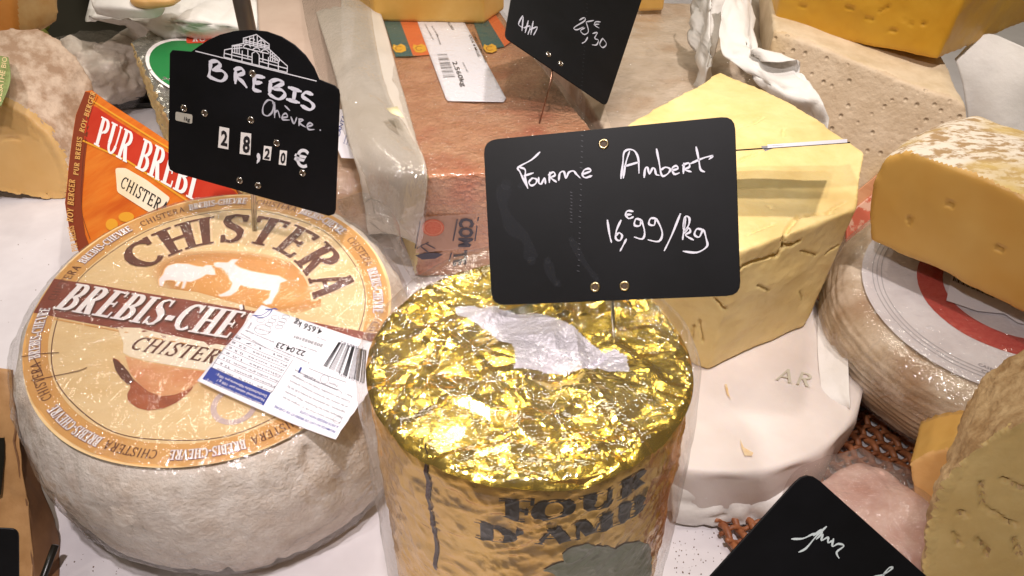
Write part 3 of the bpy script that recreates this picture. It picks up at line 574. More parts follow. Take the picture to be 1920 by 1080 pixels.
def interp(P,h,T,Q):
    out=np.zeros(len(Q)); A=P[T[:,0]];B=P[T[:,1]];Cc=P[T[:,2]]
    for a,b,c,t in zip(A,B,Cc,T):
        lo=np.minimum(np.minimum(a,b),c); hi=np.maximum(np.maximum(a,b),c)
        m_=np.where((Q[:,0]>=lo[0])&(Q[:,0]<=hi[0])&(Q[:,1]>=lo[1])&(Q[:,1]<=hi[1]))[0]
        if not len(m_): continue
        q=Q[m_]; d=(b[1]-c[1])*(a[0]-c[0])+(c[0]-b[0])*(a[1]-c[1])
        if abs(d)<1e-12: continue
        l1=((b[1]-c[1])*(q[:,0]-c[0])+(c[0]-b[0])*(q[:,1]-c[1]))/d; l2=((c[1]-a[1])*(q[:,0]-c[0])+(a[0]-c[0])*(q[:,1]-c[1]))/d; l3=1-l1-l2
        ok=(l1>=-1e-6)&(l2>=-1e-6)&(l3>=-1e-6); out[m_[ok]]=(l1*h[t[0]]+l2*h[t[1]]+l3*h[t[2]])[ok]
    return out
def crumple(Q,R,s=1.0):
    q=Q*[1,1.25]; wv=np.clip(.45+.9*vn(np.c_[Q,Q[:,:1]*0],38,5)+.9*np.clip((np.hypot(Q[:,0],Q[:,1])/R-.8)/.2,0,1),.08,1.2)
    fold=sum((1-np.abs(np.clip((Q@nrm(d_)-o_+.003*np.sin(Q@np.array([d_[1],-d_[0]])*70))/w_,-1,1)))*a_ for d_,o_,w_,a_ in (((1,.3),.02,.004,.0018),((.3,1),-.035,.004,.0016),((-.6,1),.03,.005,.002),((1,-.5),-.03,.004,.0016),((.9,.9),-.02,.003,.0013),((-.2,1),-.048,.003,.0018)))
    return fold+interp(*tin(60,R*1.35,.0030*s,11),q)+interp(*tin(330,R*1.35,.0015*s,12),q)+interp(*tin(1500,R*1.35,.00042*s,14),q)*wv+interp(*tin(4200,R*1.35,.00014*s,13),q)*wv**2
k=150; g_=np.linspace(-FR,FR,k); st_=g_[1]-g_[0]; X,Y=np.meshgrid(g_,g_); P=np.stack([X.ravel(),Y.ravel()],1)+RNG.uniform(-.4,.4,(k*k,2))*st_
P=P[np.hypot(P[:,0],P[:,1])<FR-st_*.4]; th=np.linspace(0,2*PI,420,endpoint=False); P=np.vstack([P,np.stack([FR*np.cos(th),FR*np.sin(th)],1)])
vs,_,fs,*_=delaunay_2d_cdt([Vector(p) for p in P],[],[],0,1e-9); P=np.array([tuple(v) for v in vs]); hh=crumple(P,FR)
r_=np.hypot(P[:,0],P[:,1]); edge_=np.clip((r_-(FR-.004))/.004,0,1); Zt=FT+hh*(1-edge_*.35)-edge_**2*.0022; P=P*(1+.006*vn(np.c_[P*1.0,P[:,:1]*0],90,77)*edge_)[:,None]
sd_=P@nrm([.86,.5]); Zt=Zt-.0016*np.exp(-((P@nrm([-.42,.9])+.012+.004*np.sin(P[:,0]*90))/.0011)**2)*(P[:,0]<.03)
V=np.c_[P+FC,Zt]
# silver patch splits the foil
z5=Z(680,460,640/1503)
patch=[tuple(at(*z5(p),FT)[:2]) for p in [(405,270),(470,255),(560,262),(600,268),(680,290),(760,292),(860,318),(905,352),(985,410),(1060,468),(1110,455),(1165,490),(1172,562),(1090,552),(1030,535),(880,545),(760,545),(668,552),(672,480),(660,430),(600,410),(560,360),(470,330),(420,305)]]
def inside(poly,Q):
    c=np.zeros(len(Q),bool); n=len(poly)
    for i in range(n):
        x0,y0=poly[i]; x1,y1=poly[i-1]; m_=((y0>Q[:,1])!=(y1>Q[:,1]))&(Q[:,0]<(x1-x0)*(Q[:,1]-y0)/((y1-y0) or 1e-12)+x0); c^=m_
    return c
F4=np.array([f for f in fs if len(f)==3]); cen=V[F4].mean(1)[:,:2]; ins=inside(patch,cen)
def sub(name,fsel,m,smooth=False):
    used=np.unique(fsel); mp=-np.ones(len(V),int); mp[used]=np.arange(len(used)); return mesh(name,V[used],mp[fsel],m,W2,smooth)
sub('foil_top',F4[~ins],M_gold); pt=sub('silver_patch',F4[ins],M_silver)
# side wall: jittered sheet round the cylinder
ns,nz=520,230; V2=[];Fc=[]; RN=np.random.default_rng(5)
A_=np.linspace(0,2*PI,ns,endpoint=False); Zs=np.linspace(0,1,nz)
tA=np.repeat(A_,nz)+RN.uniform(-.1,.1,ns*nz)*(2*PI/ns); tZ=np.tile(Zs,ns)+RN.uniform(-.1,.1,ns*nz)/nz; tZ=np.clip(tZ,0,1)
U2=np.stack([np.cos(tA)*1.0,np.sin(tA)*1.0,tZ*2.9],1)
def radf(tA,zz):
    t=(FT-.0015-zz)/(FT+.02); U_=np.stack([np.cos(tA),np.sin(tA),t*2.9],1); D_=U_@np.array([[1,0,.55],[0,1,.55],[-.3,-.3,1.5]])
    E_=U_@np.array([[1,0,-.8],[0,1,-.8],[.5,.5,1.2]]); r_=lambda Q,k_,sd,p:(1-np.abs(vn(Q,k_,sd)))**p
    wr=vn(D_,3,99)*.5+.6
    return FR-.0016+.0010*vn(D_,5,21)+.0008*r_(D_,9,22,2)+wr*(.0006*r_(D_,13,23,3)+.0006*r_(E_,11,24,4)+.00018*r_(E_+3,24,25,2))-np.clip(.02-t,0,.02)/.02*.0012
zz=FT-.0015-tZ*(FT-.0015+.02); rad=radf(tA,zz)
q_=np.round(A_*0) 
V2=np.stack([FC[0]+rad*np.cos(tA),FC[1]+rad*np.sin(tA),zz],1)
for i in range(ns):
    for j in range(nz-1):
        a,b,c,d=i*nz+j,i*nz+j+1,((i+1)%ns)*nz+j+1,((i+1)%ns)*nz+j; Fc+= [(a,b,c),(a,c,d)] if (i*7+j*3)%5<3 else [(a,b,d),(b,c,d)]
SD=mesh('foil_side',V2,Fc,M_gold2,W2,True)
def Mcy(s,z,h=0): th_=s/FR-PI/2; r=radf(np.array([th_]),np.array([z]))[0]+.0010+h; return (FC[0]+r*math.cos(th_),FC[1]+r*math.sin(th_),z)
def cyl(u,v):       # photo point -> wall coordinates
    d=ray(u,v); o=CC[:2]-FC; a=d[0]**2+d[1]**2; b=2*(o@d[:2]); c=o@o-(FR+.002)**2; t=(-b-math.sqrt(max(b*b-4*a*c,0)))/(2*a); p=CC+d*t
    return (math.atan2(p[1]-FC[1],p[0]-FC[0])+PI/2)*FR,p[2]
zF=cyl(998,985)[1]; zD=cyl(998,1034)[1]; M_prnt=mat('foil_black_print',srgb(20,14,12),srgb(30,22,18),rough=.35,scale=90)
def side_text(I):
    for row,(z0,items) in enumerate([(zF,[('F',945),('O',1004),('U',1098),('R',1170)]),(zD,[('D',896),("'",968),('A',1008),('M',1083),('B',1168)])]):
        for ch,u in items:
            s0=cyl(u,960+row*40)[0]; k_=.0165 if ch!="'" else .012
            word(I,ch,lambda x,y,s0=s0,k_=k_,z0=z0:(s0+(x-.04)*k_*1.12,z0+y*.0098),0,T=.26,t=.07)
def wrapV(I,off):
    A=np.array(I.V); th_=A[:,0]/FR-PI/2; r=radf(th_,A[:,1])+off+A[:,2]; I.V=list(np.stack([FC[0]+r*np.cos(th_),FC[1]+r*np.sin(th_),A[:,1]],1))
flat=lambda s,z,h:(s,z,h)
I=Ink(flat,.0005); I.step=1e-6; side_text(I); wrapV(I,.0005); I.build('foil_lettering',M_prnt,W2)
I=Ink(flat,.0007); zz=Z(680,800,1/3)
I.poly([cyl(*zz(p)) for p in [(1015,838),(1070,815),(1140,790),(1130,745),(1160,715),(1220,700),(1290,692),(1340,705),(1400,700),(1450,720),(1500,690),(1580,665),(1640,680),(1660,720),(1650,838)]]); wrapV(I,.0004); I.build('green_print',mat('foil_green_print',srgb(128,134,112),rough=.4,metal=.5),W2)
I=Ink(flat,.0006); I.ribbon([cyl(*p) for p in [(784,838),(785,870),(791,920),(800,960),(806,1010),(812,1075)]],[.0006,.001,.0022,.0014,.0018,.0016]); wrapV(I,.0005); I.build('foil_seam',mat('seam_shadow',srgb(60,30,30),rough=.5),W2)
# its film: loose sleeve standing off the foil
M_filmF=film_mat('sleeve_film',scale=75,stretch=(1,1,.45),strength=.8,dist=.0011,milk=.035,rough=.07,ior=1.5,milkcol=(.92,.80,.74,1))
pf=dens([(.0,FT+.0035),(.05,FT+.004),(.064,FT+.004),(.0675,FT+.001),(.0685,FT-.01),(.0685,.10),(.0680,.0),(.068,-.019)],.003); V,Fc=lathe(pf,240); V[:,:2]+=FC
rr=fbm(V,55,3,31); dv=V[:,:2]-FC; on=np.hypot(dv[:,0],dv[:,1]); V[:,:2]=FC+dv*(1+(rr*.012+.008*(1-np.abs(vn(V,38,34))))*(on>.06))[:,None]; V[:,2]+=np.abs(fbm(V,70,2,33))*.001*(on<.066)
back=np.clip((V[:,1]-FC[1]-.035)/.03,0,1)*(V[:,2]>FT-.004)*np.clip((on-.05)/.01,0,1); V[:,2]+=back*.009*(.7+.3*vn(V,60,35)); 
mesh('plastic_film',V,Fc,M_filmF,W2)
M_filmT=M_film
settle(W2,(FC[0],FC[1],-.02))
# ============================================================ PRICE SIGNS
def sign(label,fr,outline,thick=.0009,eyelets=(),group='black price signs on steel pins',er=.0017,eb=True):
    root=thing('price_sign',label,'price sign',group)
    pts=[fr.loc(*p) for p in outline]; I=Ink(lambda x,y,h:fr.M(x,y,0),1); I.poly(pts); 
    bm=bmesh.new(); vs=[bm.verts.new(tuple(fr.M(x,y,-thick))) for x,y in pts]; f=bm.faces.new(vs); 
    ex_=bmesh.ops.extrude_face_region(bm,geom=[f]); bmesh.ops.translate(bm,vec=tuple(fr.n*thick),verts=[v for v in ex_['geom'] if isinstance(v,bmesh.types.BMVert)]); bmesh.ops.recalc_face_normals(bm,faces=bm.faces)
    bmesh.ops.bevel(bm,geom=[e for e in bm.edges],offset=.00018,segments=1,affect='EDGES')
    me=bpy.data.meshes.new('board'); bm.to_mesh(me); bm.free(); b=link('board',me,M_black,root,False)
    ey=None
    for (u,v) in eyelets:
        x,y=fr.loc(u,v); V=[];Fc=[]; K=18
        for i in range(K):
            a=2*PI*i/K
            for j in range(6):
                q=PI*j/5; rr=er*.78+er*.24*math.cos(q)*1; V.append(fr.M(x+rr*math.cos(a),y+rr*math.sin(a),.0001+er*.3*math.sin(q)))
        for i in range(K):
            for j in range(5): Fc.append((i*6+j,((i+1)%K)*6+j,((i+1)%K)*6+j+1,i*6+j+1))
        e=mesh('eyelet',V,Fc,M_brass if eb else M_steel,root)
        V=[fr.M(x+er*.6*math.cos(2*PI*i/12),y+er*.6*math.sin(2*PI*i/12),.00012) for i in range(12)]; mesh('eyelet_hole',V,[tuple(range(12))],mat('eyelet_hole_dark',srgb(70,52,34),rough=.6),e)
    return root
def writing(root,fr,strokes,zf,w_,name='chalk_writing',m=None,h=.00025):
    I=Ink(fr.M,.003)
    for s_ in strokes: I.pen([fr.loc(*zf(p)) for p in s_],w_,h); I.k=min(I.k,25)
    return I.build(name,m or M_chalk,root)
def rodrig(r):
    a=np.linalg.norm(r); k_=np.array(r)/a; K=np.array([[0,-k_[2],k_[1]],[k_[2],0,-k_[0]],[-k_[1],k_[0],0]]); return np.eye(3)+np.sin(a)*K+(1-np.cos(a))*K@K
def pose(pos,rv,s_=1): R=rodrig(rv); o=CC+(np.array(pos)-CC)*s_; return Frame(o,R[:,0],R[:,1])
def rnd(pts,r=12,n=4):      # rounded photo-space corners before projection onto the board
    out=[]; P=[np.array(p,float) for p in pts]; N=len(P)
    for i in range(N):
        a,b,c=P[i-1],P[i],P[(i+1)%N]; d1=(a-b)/np.linalg.norm(a-b); d2=(c-b)/np.linalg.norm(c-b); p1=b+d1*r; p2=b+d2*r
        for k_ in range(n+1): t=k_/n; out.append(tuple((1-t)**2*p1+2*t*(1-t)*b+t*t*p2))
    return out
# --- sign on the gold cylinder
f1=pose([.0407,.2427,.1984],[.9402,-.2373,-.0556])
S1=sign('large black price sign handwritten Fourme Ambert 16,99 per kg above the gold foil cylinder',f1,rnd([(906,263),(1378,217),(1389,554),(922,573)],26),eyelets=[(1132,270),(1116,538),(1171,536)],er=.0021)
z3=Z(880,200,540/1215)
writing(S1,f1,[[(297,193),(262,225),(207,256),(214,275),(230,310),(247,344)],[(212,256),(236,266),(236,300),(247,344)],[(232,292),(270,280)],[(262,305),(252,320),(262,333),(280,325),(285,308),(270,302),(262,305)],[(293,300),(294,322),(305,325),(318,300),(322,325)],[(340,278),(338,320)],[(335,288),(355,276),(362,290),(345,300),(368,318)],[(378,310),(383,280),(400,275),(408,303),(420,278),(440,272),(452,285),(467,300)],[(480,285),(512,272),(505,262),(485,268),(478,288),(490,300),(517,292)],
 [(640,302),(648,240),(655,190),(690,183),(712,215),(716,280)],[(650,300),(660,240),(676,190)],[(655,252),(717,234)],[(738,298),(742,262),(752,258),(760,285),(772,262),(782,262),(788,285),(800,290)],[(790,180),(800,230),(812,290),(835,285),(848,265),(828,256),(808,268)],[(850,270),(880,262),(872,250),(855,262),(865,285),(885,280)],[(905,240),(903,282)],[(900,248),(925,238),(928,255),(908,265),(935,275)],[(957,172),(968,225),(975,265),(992,275)],[(935,240),(985,218),(1026,208),(1012,222)],
 [(583,480),(592,540),(600,572)],[(640,480),(622,520),(618,555),(635,565),(645,545),(632,532),(618,545)],[(662,560),(652,580),(637,608)],[(690,442),(668,440),(660,455),(672,472),(692,465)],[(660,456),(683,455)],
 [(725,478),(703,474),(697,500),(720,502),(726,480),(740,530),(730,558),(697,550)],[(787,472),(765,472),(758,495),(780,500),(789,475),(814,530),(800,568),(755,562)],[(890,453),(855,540),(823,607)],[(912,468),(905,520),(900,560)],[(903,515),(910,465),(928,470),(925,500),(905,530)],[(905,535),(925,512),(932,528),(912,542),(945,562)],[(985,520),(960,516),(950,540),(970,550),(987,520),(1000,560),(1002,590),(960,615),(903,610)]],z3,.00082)
mk=mat('wiped_chalk_smear',srgb(52,54,62),rough=.6,alpha=.12)
I=Ink(f1.M,.004)
for P_,w_ in (([(155,330),(140,400),(175,500),(240,560),(262,650)],.006),([(330,650),(350,720),(375,750)],.004),([(430,560),(480,650),(540,730)],.003),([(210,340),(260,300)],.002)): I.pen([f1.loc(*z3(p)) for p in P_],w_,.00015)
I.build('wiped_smear',mk,S1)
def dotted(root,fr,zf,x0,y0,x1,y1,n,name='scratch_marks'):
    I=Ink(fr.M,.004); r=random.Random(3)
    for i in range(n):
        t=i/n; x=x0+(x1-x0)*t; y=y0+(y1-y0)*t; I.pen([fr.loc(*zf((x-5+r.uniform(-3,3),y))),fr.loc(*zf((x+3,y+3)))],.00028,.0001)
    I.build(name,mat('scratch_grey',srgb(58,58,64),rough=.5),root)
dotted(S1,f1,z3,478,120,462,715,26); dotted(S1,f1,z3,432,360,432,500,10)
b_=f1.M(*f1.loc(1147,560),-.0011); tube([f1.M(*f1.loc(1150,520),-.0022),b_-f1.n*.0012,at(1152,662,FT-.004)],.00075,M_steel,'pin',S1)
settle(S1,tuple(at(1152,662,FT-.004)))
# --- arched sign on the labelled wheel
f2=pose([-.1579,.4032,.1524],[1.3706,-.049,-.2926],.11/.105*K1)
z7=Z(300,40,1/2.842)
S2=sign('black arched price sign with market hall drawing, BREBIS Chèvre and 28,20 €',f2,
 rnd([(322,93),(357,97)],4)[:0]+[(318,100),(323,94),(358,97),(368,90),(388,76),(412,65),(440,58),(470,56),(500,59),(528,69),(552,84),(572,103),(588,126),(598,149),(628,161),(635,168),(637,178),(629,394),(626,402),(616,405),(328,324),(318,318),(315,308)],
 eyelets=[z7(p) for p in [(128,462),(238,488),(493,278),(485,525),(622,648),(760,807),(425,847),(523,874)]],er=.0021,eb=False)
writing(S2,f2,[[(272,215),(268,255),(262,292)],[(268,215),(305,212),(322,235),(285,256)],[(285,258),(330,262),(354,290),(325,318),(258,292)],[(405,262),(403,328)],[(400,255),(435,250),(447,275),(410,292),(440,320),(462,350)],[(508,290),(502,330),(502,362),(537,372)],[(510,290),(557,298)],[(505,328),(542,325)],[(592,318),(585,385)],[(588,320),(630,310),(657,330),(602,355)],[(602,356),(650,365),(667,392),(632,414),(582,387)],[(722,362),(712,425)],[(690,352),(752,372)],[(680,415),(742,432)],[(812,388),(778,378),(762,400),(800,425),(820,450),(800,470),(755,448)]],z7,.0021)
writing(S2,f2,[[(605,440),(600,424),(575,420),(552,450),(550,490),(575,503),(600,480),(610,430),(612,512)],[(612,488),(628,475),(640,512)],[(652,512),(680,508),(672,490),(655,500),(655,522),(690,525)],[(668,450),(692,474)],[(700,510),(715,545),(730,512)],[(745,520),(742,555)],[(742,520),(765,525),(745,540),(775,562)],[(790,560),(815,550),(800,540),(785,555),(795,575),(822,575)],[(855,578),(857,580)]],z7,.001,m=mat('faded_marker',srgb(176,176,186),rough=.6))
LG=[[(190,158),(835,318)],[(342,190),(345,152),(388,143)],[(388,165),(385,130),(443,118)],[(445,120),(445,90),(515,70),(583,122),(583,145)],[(443,118),(583,148),(637,198),(637,215)],[(637,200),(680,238),(678,274)],[(345,170),(490,205)],[(530,212),(680,252)],[(342,190),(678,272)],[(385,143),(383,200)],[(440,155),(438,212)],[(580,190),(578,246)],[(632,210),(632,262)],[(492,228),(492,170),(512,158),(530,178),(530,236)],[(445,98),(583,132)],[(460,92),(460,118)],[(480,84),(480,122)],[(500,78),(500,128)],[(520,78),(520,132)],[(540,90),(540,138)],[(560,105),(560,142)],[(447,108),(583,140)],[(388,132),(440,128)],[(392,145),(442,140)],[(400,130),(400,165)],[(412,128),(412,168)],[(424,124),(424,172)],[(590,155),(590,212)],[(602,165),(602,215)],[(614,178),(614,218)],[(585,165),(632,205)],[(585,185),(634,212)],[(445,140),(580,172)],[(470,150),(470,196)],[(550,168),(550,215)],[(388,165),(490,190)],[(530,196),(632,222)]]
I=Ink(f2.M,.01)
for s_ in LG: I.ribbon([f2.loc(*z7(p)) for p in s_],.00055,.0002); I.k=min(I.k,25)
for cx,cy,r_a in [(465,142,20),(515,160,20),(560,172,22),(492,104,15),(540,115,15)]: I.ribbon([f2.loc(*z7((cx+r_a*math.cos(t),cy-r_a*math.sin(t)))) for t in np.linspace(.2,PI-.2,8)],.00055,.0002)
I.build('market_hall_emblem',mat('sign_white_print',srgb(214,214,220),rough=.5),S2)
M_win=mat('digit_card',srgb(226,222,218),rough=.4)
for P_,ch,q in [([(318,560),(370,570),(365,682),(310,672)],'2',(325,655,360,664,328,578)),([(432,590),(487,598),(482,713),(425,705)],'8',(440,692,478,700,446,606)),([(555,662),(597,668),(589,742),(548,735)],'2',(556,728,584,733,562,674)),([(640,685),(678,690),(672,768),(633,762)],'0',(641,752,667,757,647,696))]:
    I=Ink(f2.M,.02); I.poly([f2.loc(*z7(p)) for p in P_],.00016); o_=I.build('digit_window',M_win,S2)
    I=Ink(f2.M,.02); T,wd=bfont(ch,.05); sans(I,ch,box2(f2,z7(q[:2]),z7(q[2:4]),z7(q[4:6]),wd),.0003,bold=.05); I.build('digit',M_ink,o_)
I=Ink(f2.M,.02); T,wd=bfont('€',.03); sans(I,'€',box2(f2,z7((712,765)),z7((785,783)),z7((722,672)),wd),.0002,bold=.03); I.build('euro_mark',mat('sign_white_print',(1,1,1,1)),S2); I=Ink(f2.M,.02)
T,wd=bfont(',',.05); sans(I,',',box2(f2,z7((515,727)),z7((536,731)),z7((518,600)),wd),.0002,bold=.05); I.build('comma_mark',mat('sign_white_print',(1,1,1,1)),S2)
I=Ink(f2.M,.02); I.poly([f2.loc(*z7(p)) for p in rnd([(84,480),(174,497),(172,546),(82,527)],10)],.00016); o_=I.build('unit_window',mat('unit_card',srgb(176,172,160),rough=.4),S2)
I=Ink(f2.M,.02); T,wd=bfont('1kg',.03); sans(I,'1kg',box2(f2,z7((124,526)),z7((160,533)),z7((127,506)),wd),.0003,bold=.03); I.build('unit_lettering',M_ink,o_)
pb=onp(476,430,c0+n0*.001,n0); tube([f2.M(*f2.loc(473,340),-.0022),f2.M(*f2.loc(474,362),-.0024),pb-n0*.006],.0009,M_steel,'pin',S2); tube([f2.M(*f2.loc(468,340),-.0022),f2.M(*f2.loc(469,362),-.0024),pb-n0*.006+ex*(-.0012)],.0009,M_steel,'pin',S2)
settle(S2,tuple(pb))
# --- tilted sign in the pink slab
d3=ray(946,72); o3=CC+d3*.62; r3,u3,w3=RT,UP,FW
x3=nrm(.83*r3-.55*u3+.40*w3); y3=.3*r3+.95*u3+.62*w3; f3=Frame(o3,x3,y3-x3*(x3@y3))
S3=sign('black price sign tilted at the top edge marked 25,30 € in the pink rinded slab',f3,rnd([(968,-60),(1226,-68),(1137,199),(946,70)],10),eyelets=[(1028,102),(1051,119)],er=.0026,eb=False)
z6=Z(620,0,1/2.842)
writing(S3,f3,[[(1022,85),(1000,130),(1025,148)],[(1025,92),(1018,165)],[(1052,112),(1035,175)],[(1030,150),(1062,140),(1050,185)],[(1078,115),(1065,185)],[(1060,160),(1100,145),(1080,188)],
 [(1325,108),(1350,95),(1352,112),(1296,148),(1310,160),(1345,145)],[(1360,120),(1372,168),(1350,185),(1330,165),(1352,150)],[(1362,118),(1400,110)],[(1435,118),(1410,118),(1405,135),(1428,150)],[(1402,132),(1428,130)],[(1368,200),(1355,222),(1338,232)],[(1395,180),(1420,175),(1405,205),(1425,215),(1415,240),(1392,240)],[(1448,205),(1432,235),(1448,255),(1468,235),(1448,205)]],z6,.0012,m=mat('faded_marker',(1,1,1,1)))
dotted(S3,f3,z6,1368,20,1330,560,26)
tube([f3.M(*f3.loc(1040,110),-.002),f3.M(*f3.loc(1036,150),-.002),at(1008,243,.095)],.0009,mat('pin_copper_steel',srgb(170,130,110),rough=.3,metal=1),'pin',S3); settle(S3,tuple(at(1008,243,.1)))
# --- sign bottom right
f4=pose([.0938,.1272,.1065],[.924,.4305,-.6372])
S4=sign('black price sign standing on its corner at lower right with the handwritten word pur',f4,rnd([(1513,880),(1875,1203),(1625,1475),(1262,1158)],34),eyelets=[])
zb=Z(1240,640,680/1669)
writing(S4,f4,[[(600,908),(650,906),(690,888),(712,882)],[(757,852),(712,895),(665,950),(632,968)],[(700,892),(735,865),(735,885),(712,908)],[(742,888),(735,915),(765,900),(765,925),(785,915)],[(790,908),(785,942),(812,930),(838,940),(805,968),(815,995)]],zb,.00075,m=mat('pale_marker',srgb(196,206,206),rough=.6))
writing(S4,f4,[[(975,1082),(1020,1072),(1062,1042),(1045,1042),(1015,1085),(1030,1110)]],zb,.00075,m=mat('pale_marker',(1,)*4))
tube([f4.M(*f4.loc(1455,1300),-.002),f4.M(*f4.loc(1445,1350),-.002),(f4.o[0]-.01,f4.o[1]-.02,-.019)],.0009,M_steel,'pin',S4); settle(S4,(f4.o[0],f4.o[1],-.02))
# ============================================================ CHEESES
def plane(p0,n): p0=np.array(p0,float); n=nrm(n); return lambda u,v:onp(u,v,p0,n)
def px_on(P,pts): return [P(*p) for p in pts]
def hull_block(name,label,top,bot,m,vox=.002,smooth=6,bumpy=.0006,bsc=45,group=None,cat='cheese',part='paste'):
    V,Fc=loops(bot,top); me=remesh(V,Fc,vox,smooth); P=arr(me); N=normals(me); setv(me,P+N*(fbm(P,bsc,4,4)*bumpy)[:,None]); root=thing(name,label,cat,group); return root,me
# --- paper wrapped white wheel under the crumbly block
M_wp=mat('brie_paper',srgb(214,202,194),srgb(224,214,208),rough=.5,scale=14,bump=.5,bscale=60,bdist=.0012,sss=.12)
BC=np.array([.125,.405])
R_=thing('paper_wrapped_wheel','flat white paper wrapped cheese wheel carrying the big yellow crumbly block','cheese')
pr=dens(smoothprof([(0,.031),(.1115,.0315),(.1160,.0300),(.1168,.02),(.1155,-.012),(.112,-.0195),(0,-.0195)],1),.0025); V,Fc=lathe(pr,260); a_=np.arctan2(V[:,1],V[:,0]); r_=np.hypot(V[:,0],V[:,1])
k_=np.clip((r_-.09)/.02,0,1); k_=np.clip((.030-V[:,2])/.006,0,1)*(r_>.06); fac_=1-.030*np.abs(((a_*17/(2*PI)+V[:,2]*9)%1)-.5)*2*k_; V[:,:2]*=fac_[:,None]; V[:,2]+=fbm(V,25,3,2)*.0008*k_+fbm(V,12,2,3)*.0008
V[:,:2]*=(1+(1-np.abs(vn(V*[1,1,.3],60,8)))*.006*k_)[:,None]; V[:,:2]+=BC; mesh('wrapping_paper',V,Fc,M_wp,R_)
M_stain=mat('orange_stain',srgb(226,186,120),srgb(232,212,176),rough=.5,scale=150,alpha=.75)
I=Ink(lambda x,y,h:(x,y,.0325+.0008*fbm(np.array([[x-BC[0],y-BC[1],.031]]),12,2,3)[0]+h),.004)
for c_ in ([(1358,722),(1362,740),(1370,752),(1366,738),(1363,722)],[(1387,825),(1394,840),(1412,850),(1410,856),(1396,856),(1390,842)]):
    I.V=[];I.F=[]; I.poly([at(*p,.032)[:2] for p in c_]); I.build('stain',M_stain,R_)
I=Ink(lambda x,y,h:(x,y,.0325+.0008*fbm(np.array([[x-BC[0],y-BC[1],.031]]),12,2,3)[0]+h),.004)
for s_,o,x,y in (('Z',(1468,668),(1516,662),(1474,690)),('AR',(1452,712),(1522,728),(1462,690))):
    o,x,y=[at(*p,.032)[:2] for p in (o,x,y)]; W_=wordlen(s_,T=.12,t=.1); word(I,s_,lambda a,b:tuple(o+(x-o)*a/W_+(y-o)*b),T=.12,t=.09,sf=0)
I.build('printed_letters',mat('paper_grey_print',srgb(196,190,172),rough=.6),R_)
fp=sheet('paper_flap',[[at(1260,905,.02),at(1385,895,.024),at(1490,850,.03)],[at(1262,960,0),at(1380,945,.004),at(1500,890,.012)],[at(1262,985,-.017),at(1385,993,-.016),at(1420,985,-.014)]],M_paper,R_,noise=.003,nsc=40,seed=4)
fq=sheet('paper_corner',[[at(1536,560,.034),at(1550,552,.035),at(1564,548,.037)],[at(1532,640,.033),at(1560,640,.036),at(1587,650,.040)],[at(1540,735,.031),at(1566,740,.034),at(1592,756,.036)],[at(1556,800,.018),at(1572,796,.015),at(1588,790,.010)]],M_paper,R_,noise=.0008,nsc=30,seed=6)
settle(R_,(BC[0],BC[1],-.02))
# --- crumbly pale yellow block
M_cantal=mat('crumbly_yellow_paste',srgb(224,196,128),srgb(234,210,148),rough=.5,scale=30,detail=6,bump=.35,bscale=150,bdist=.0012,sss=.08,c3=srgb(210,178,110),c3scale=20)
Dt=at(1388,472,.134); At=at(1350,136,.150); Bt=at(1622,283,.150); B1=at(1604,392,.137); B1b=at(1507,612,.0325); Ft=at(1085,285,.150)
Db=at(1328,693,.0325); Bb=at(1530,560,.0325); Fb=at(1175,640,.0325); Ab=np.array([.165,.57,.0325])
AB=[At+(Bt-At)*t+np.array([.55,.83,0])*.010*math.sin(PI*t) for t in (.25,.5,.75)]; ABb=[Ab+(Bb-Ab)*t+np.array([.55,.83,0])*.010*math.sin(PI*t) for t in (.25,.5,.75)]
Bt2=at(1590,400,.129); 
K_,me=hull_block('crumbly_cheese_block','',[Dt,B1,Bt,AB[2],AB[1],AB[0],At,Ft],[Db,B1b,Bb,ABb[2],ABb[1],ABb[0],Ab,Fb],M_cantal,.00125,8,.0010,40)
K_['label']='big pale yellow crumbly cheese block with cracked sides standing on the white paper wheel'
nR=np.cross(B1-Dt,Db-Dt); nR=nrm(nR if nR[1]<0 else -nR); nT=nrm(np.cross(Bt-Dt,At-Dt)); nT=nT if nT[2]>0 else -nT
nL=np.cross(Ft-Dt,Db-Dt); nL=nrm(nL if nL[1]<0 else -nL)
for i,c_ in enumerate([[(1388,502),(1420,488),(1455,478),(1468,462),(1500,452)],[(1465,460),(1478,425),(1500,402),(1560,398)],[(1500,470),(1530,478)],[(1420,535),(1442,545)],[(1400,440),(1450,420)],[(1500,545),(1505,560)],[(1440,385),(1448,392)],[(1555,395),(1585,380)],[(1548,475),(1580,455)]]):
    carve(me,hits(me,[c_],(2.2,1.2)[i>1],4),(.0015 if i<2 else .0008),(.0042 if i<2 else .0022))
for i,c_ in enumerate([[(1340,560),(1352,575),(1362,580)],[(1300,610),(1296,640)],[(1310,600),(1316,640)]]): carve(me,hits(me,[c_],2),.0012,.0025)
for i,c_ in enumerate([[(1380,240),(1410,232),(1432,220)],[(1470,240),(1468,255)],[(1385,300),(1425,286)]]): carve(me,hits(me,[c_],2),.0012,.0022)
c_,n_=polyc(me); rn=nrm([.55,.83,0]); split(me,(n_@rn)>.62,('rind','paste'),(mat('cantal_rind',srgb(196,160,96),srgb(220,190,130),rough=.7,scale=90,bump=.6,bscale=250,bdist=.001),M_cantal),K_)
settle(K_,tuple(Db))
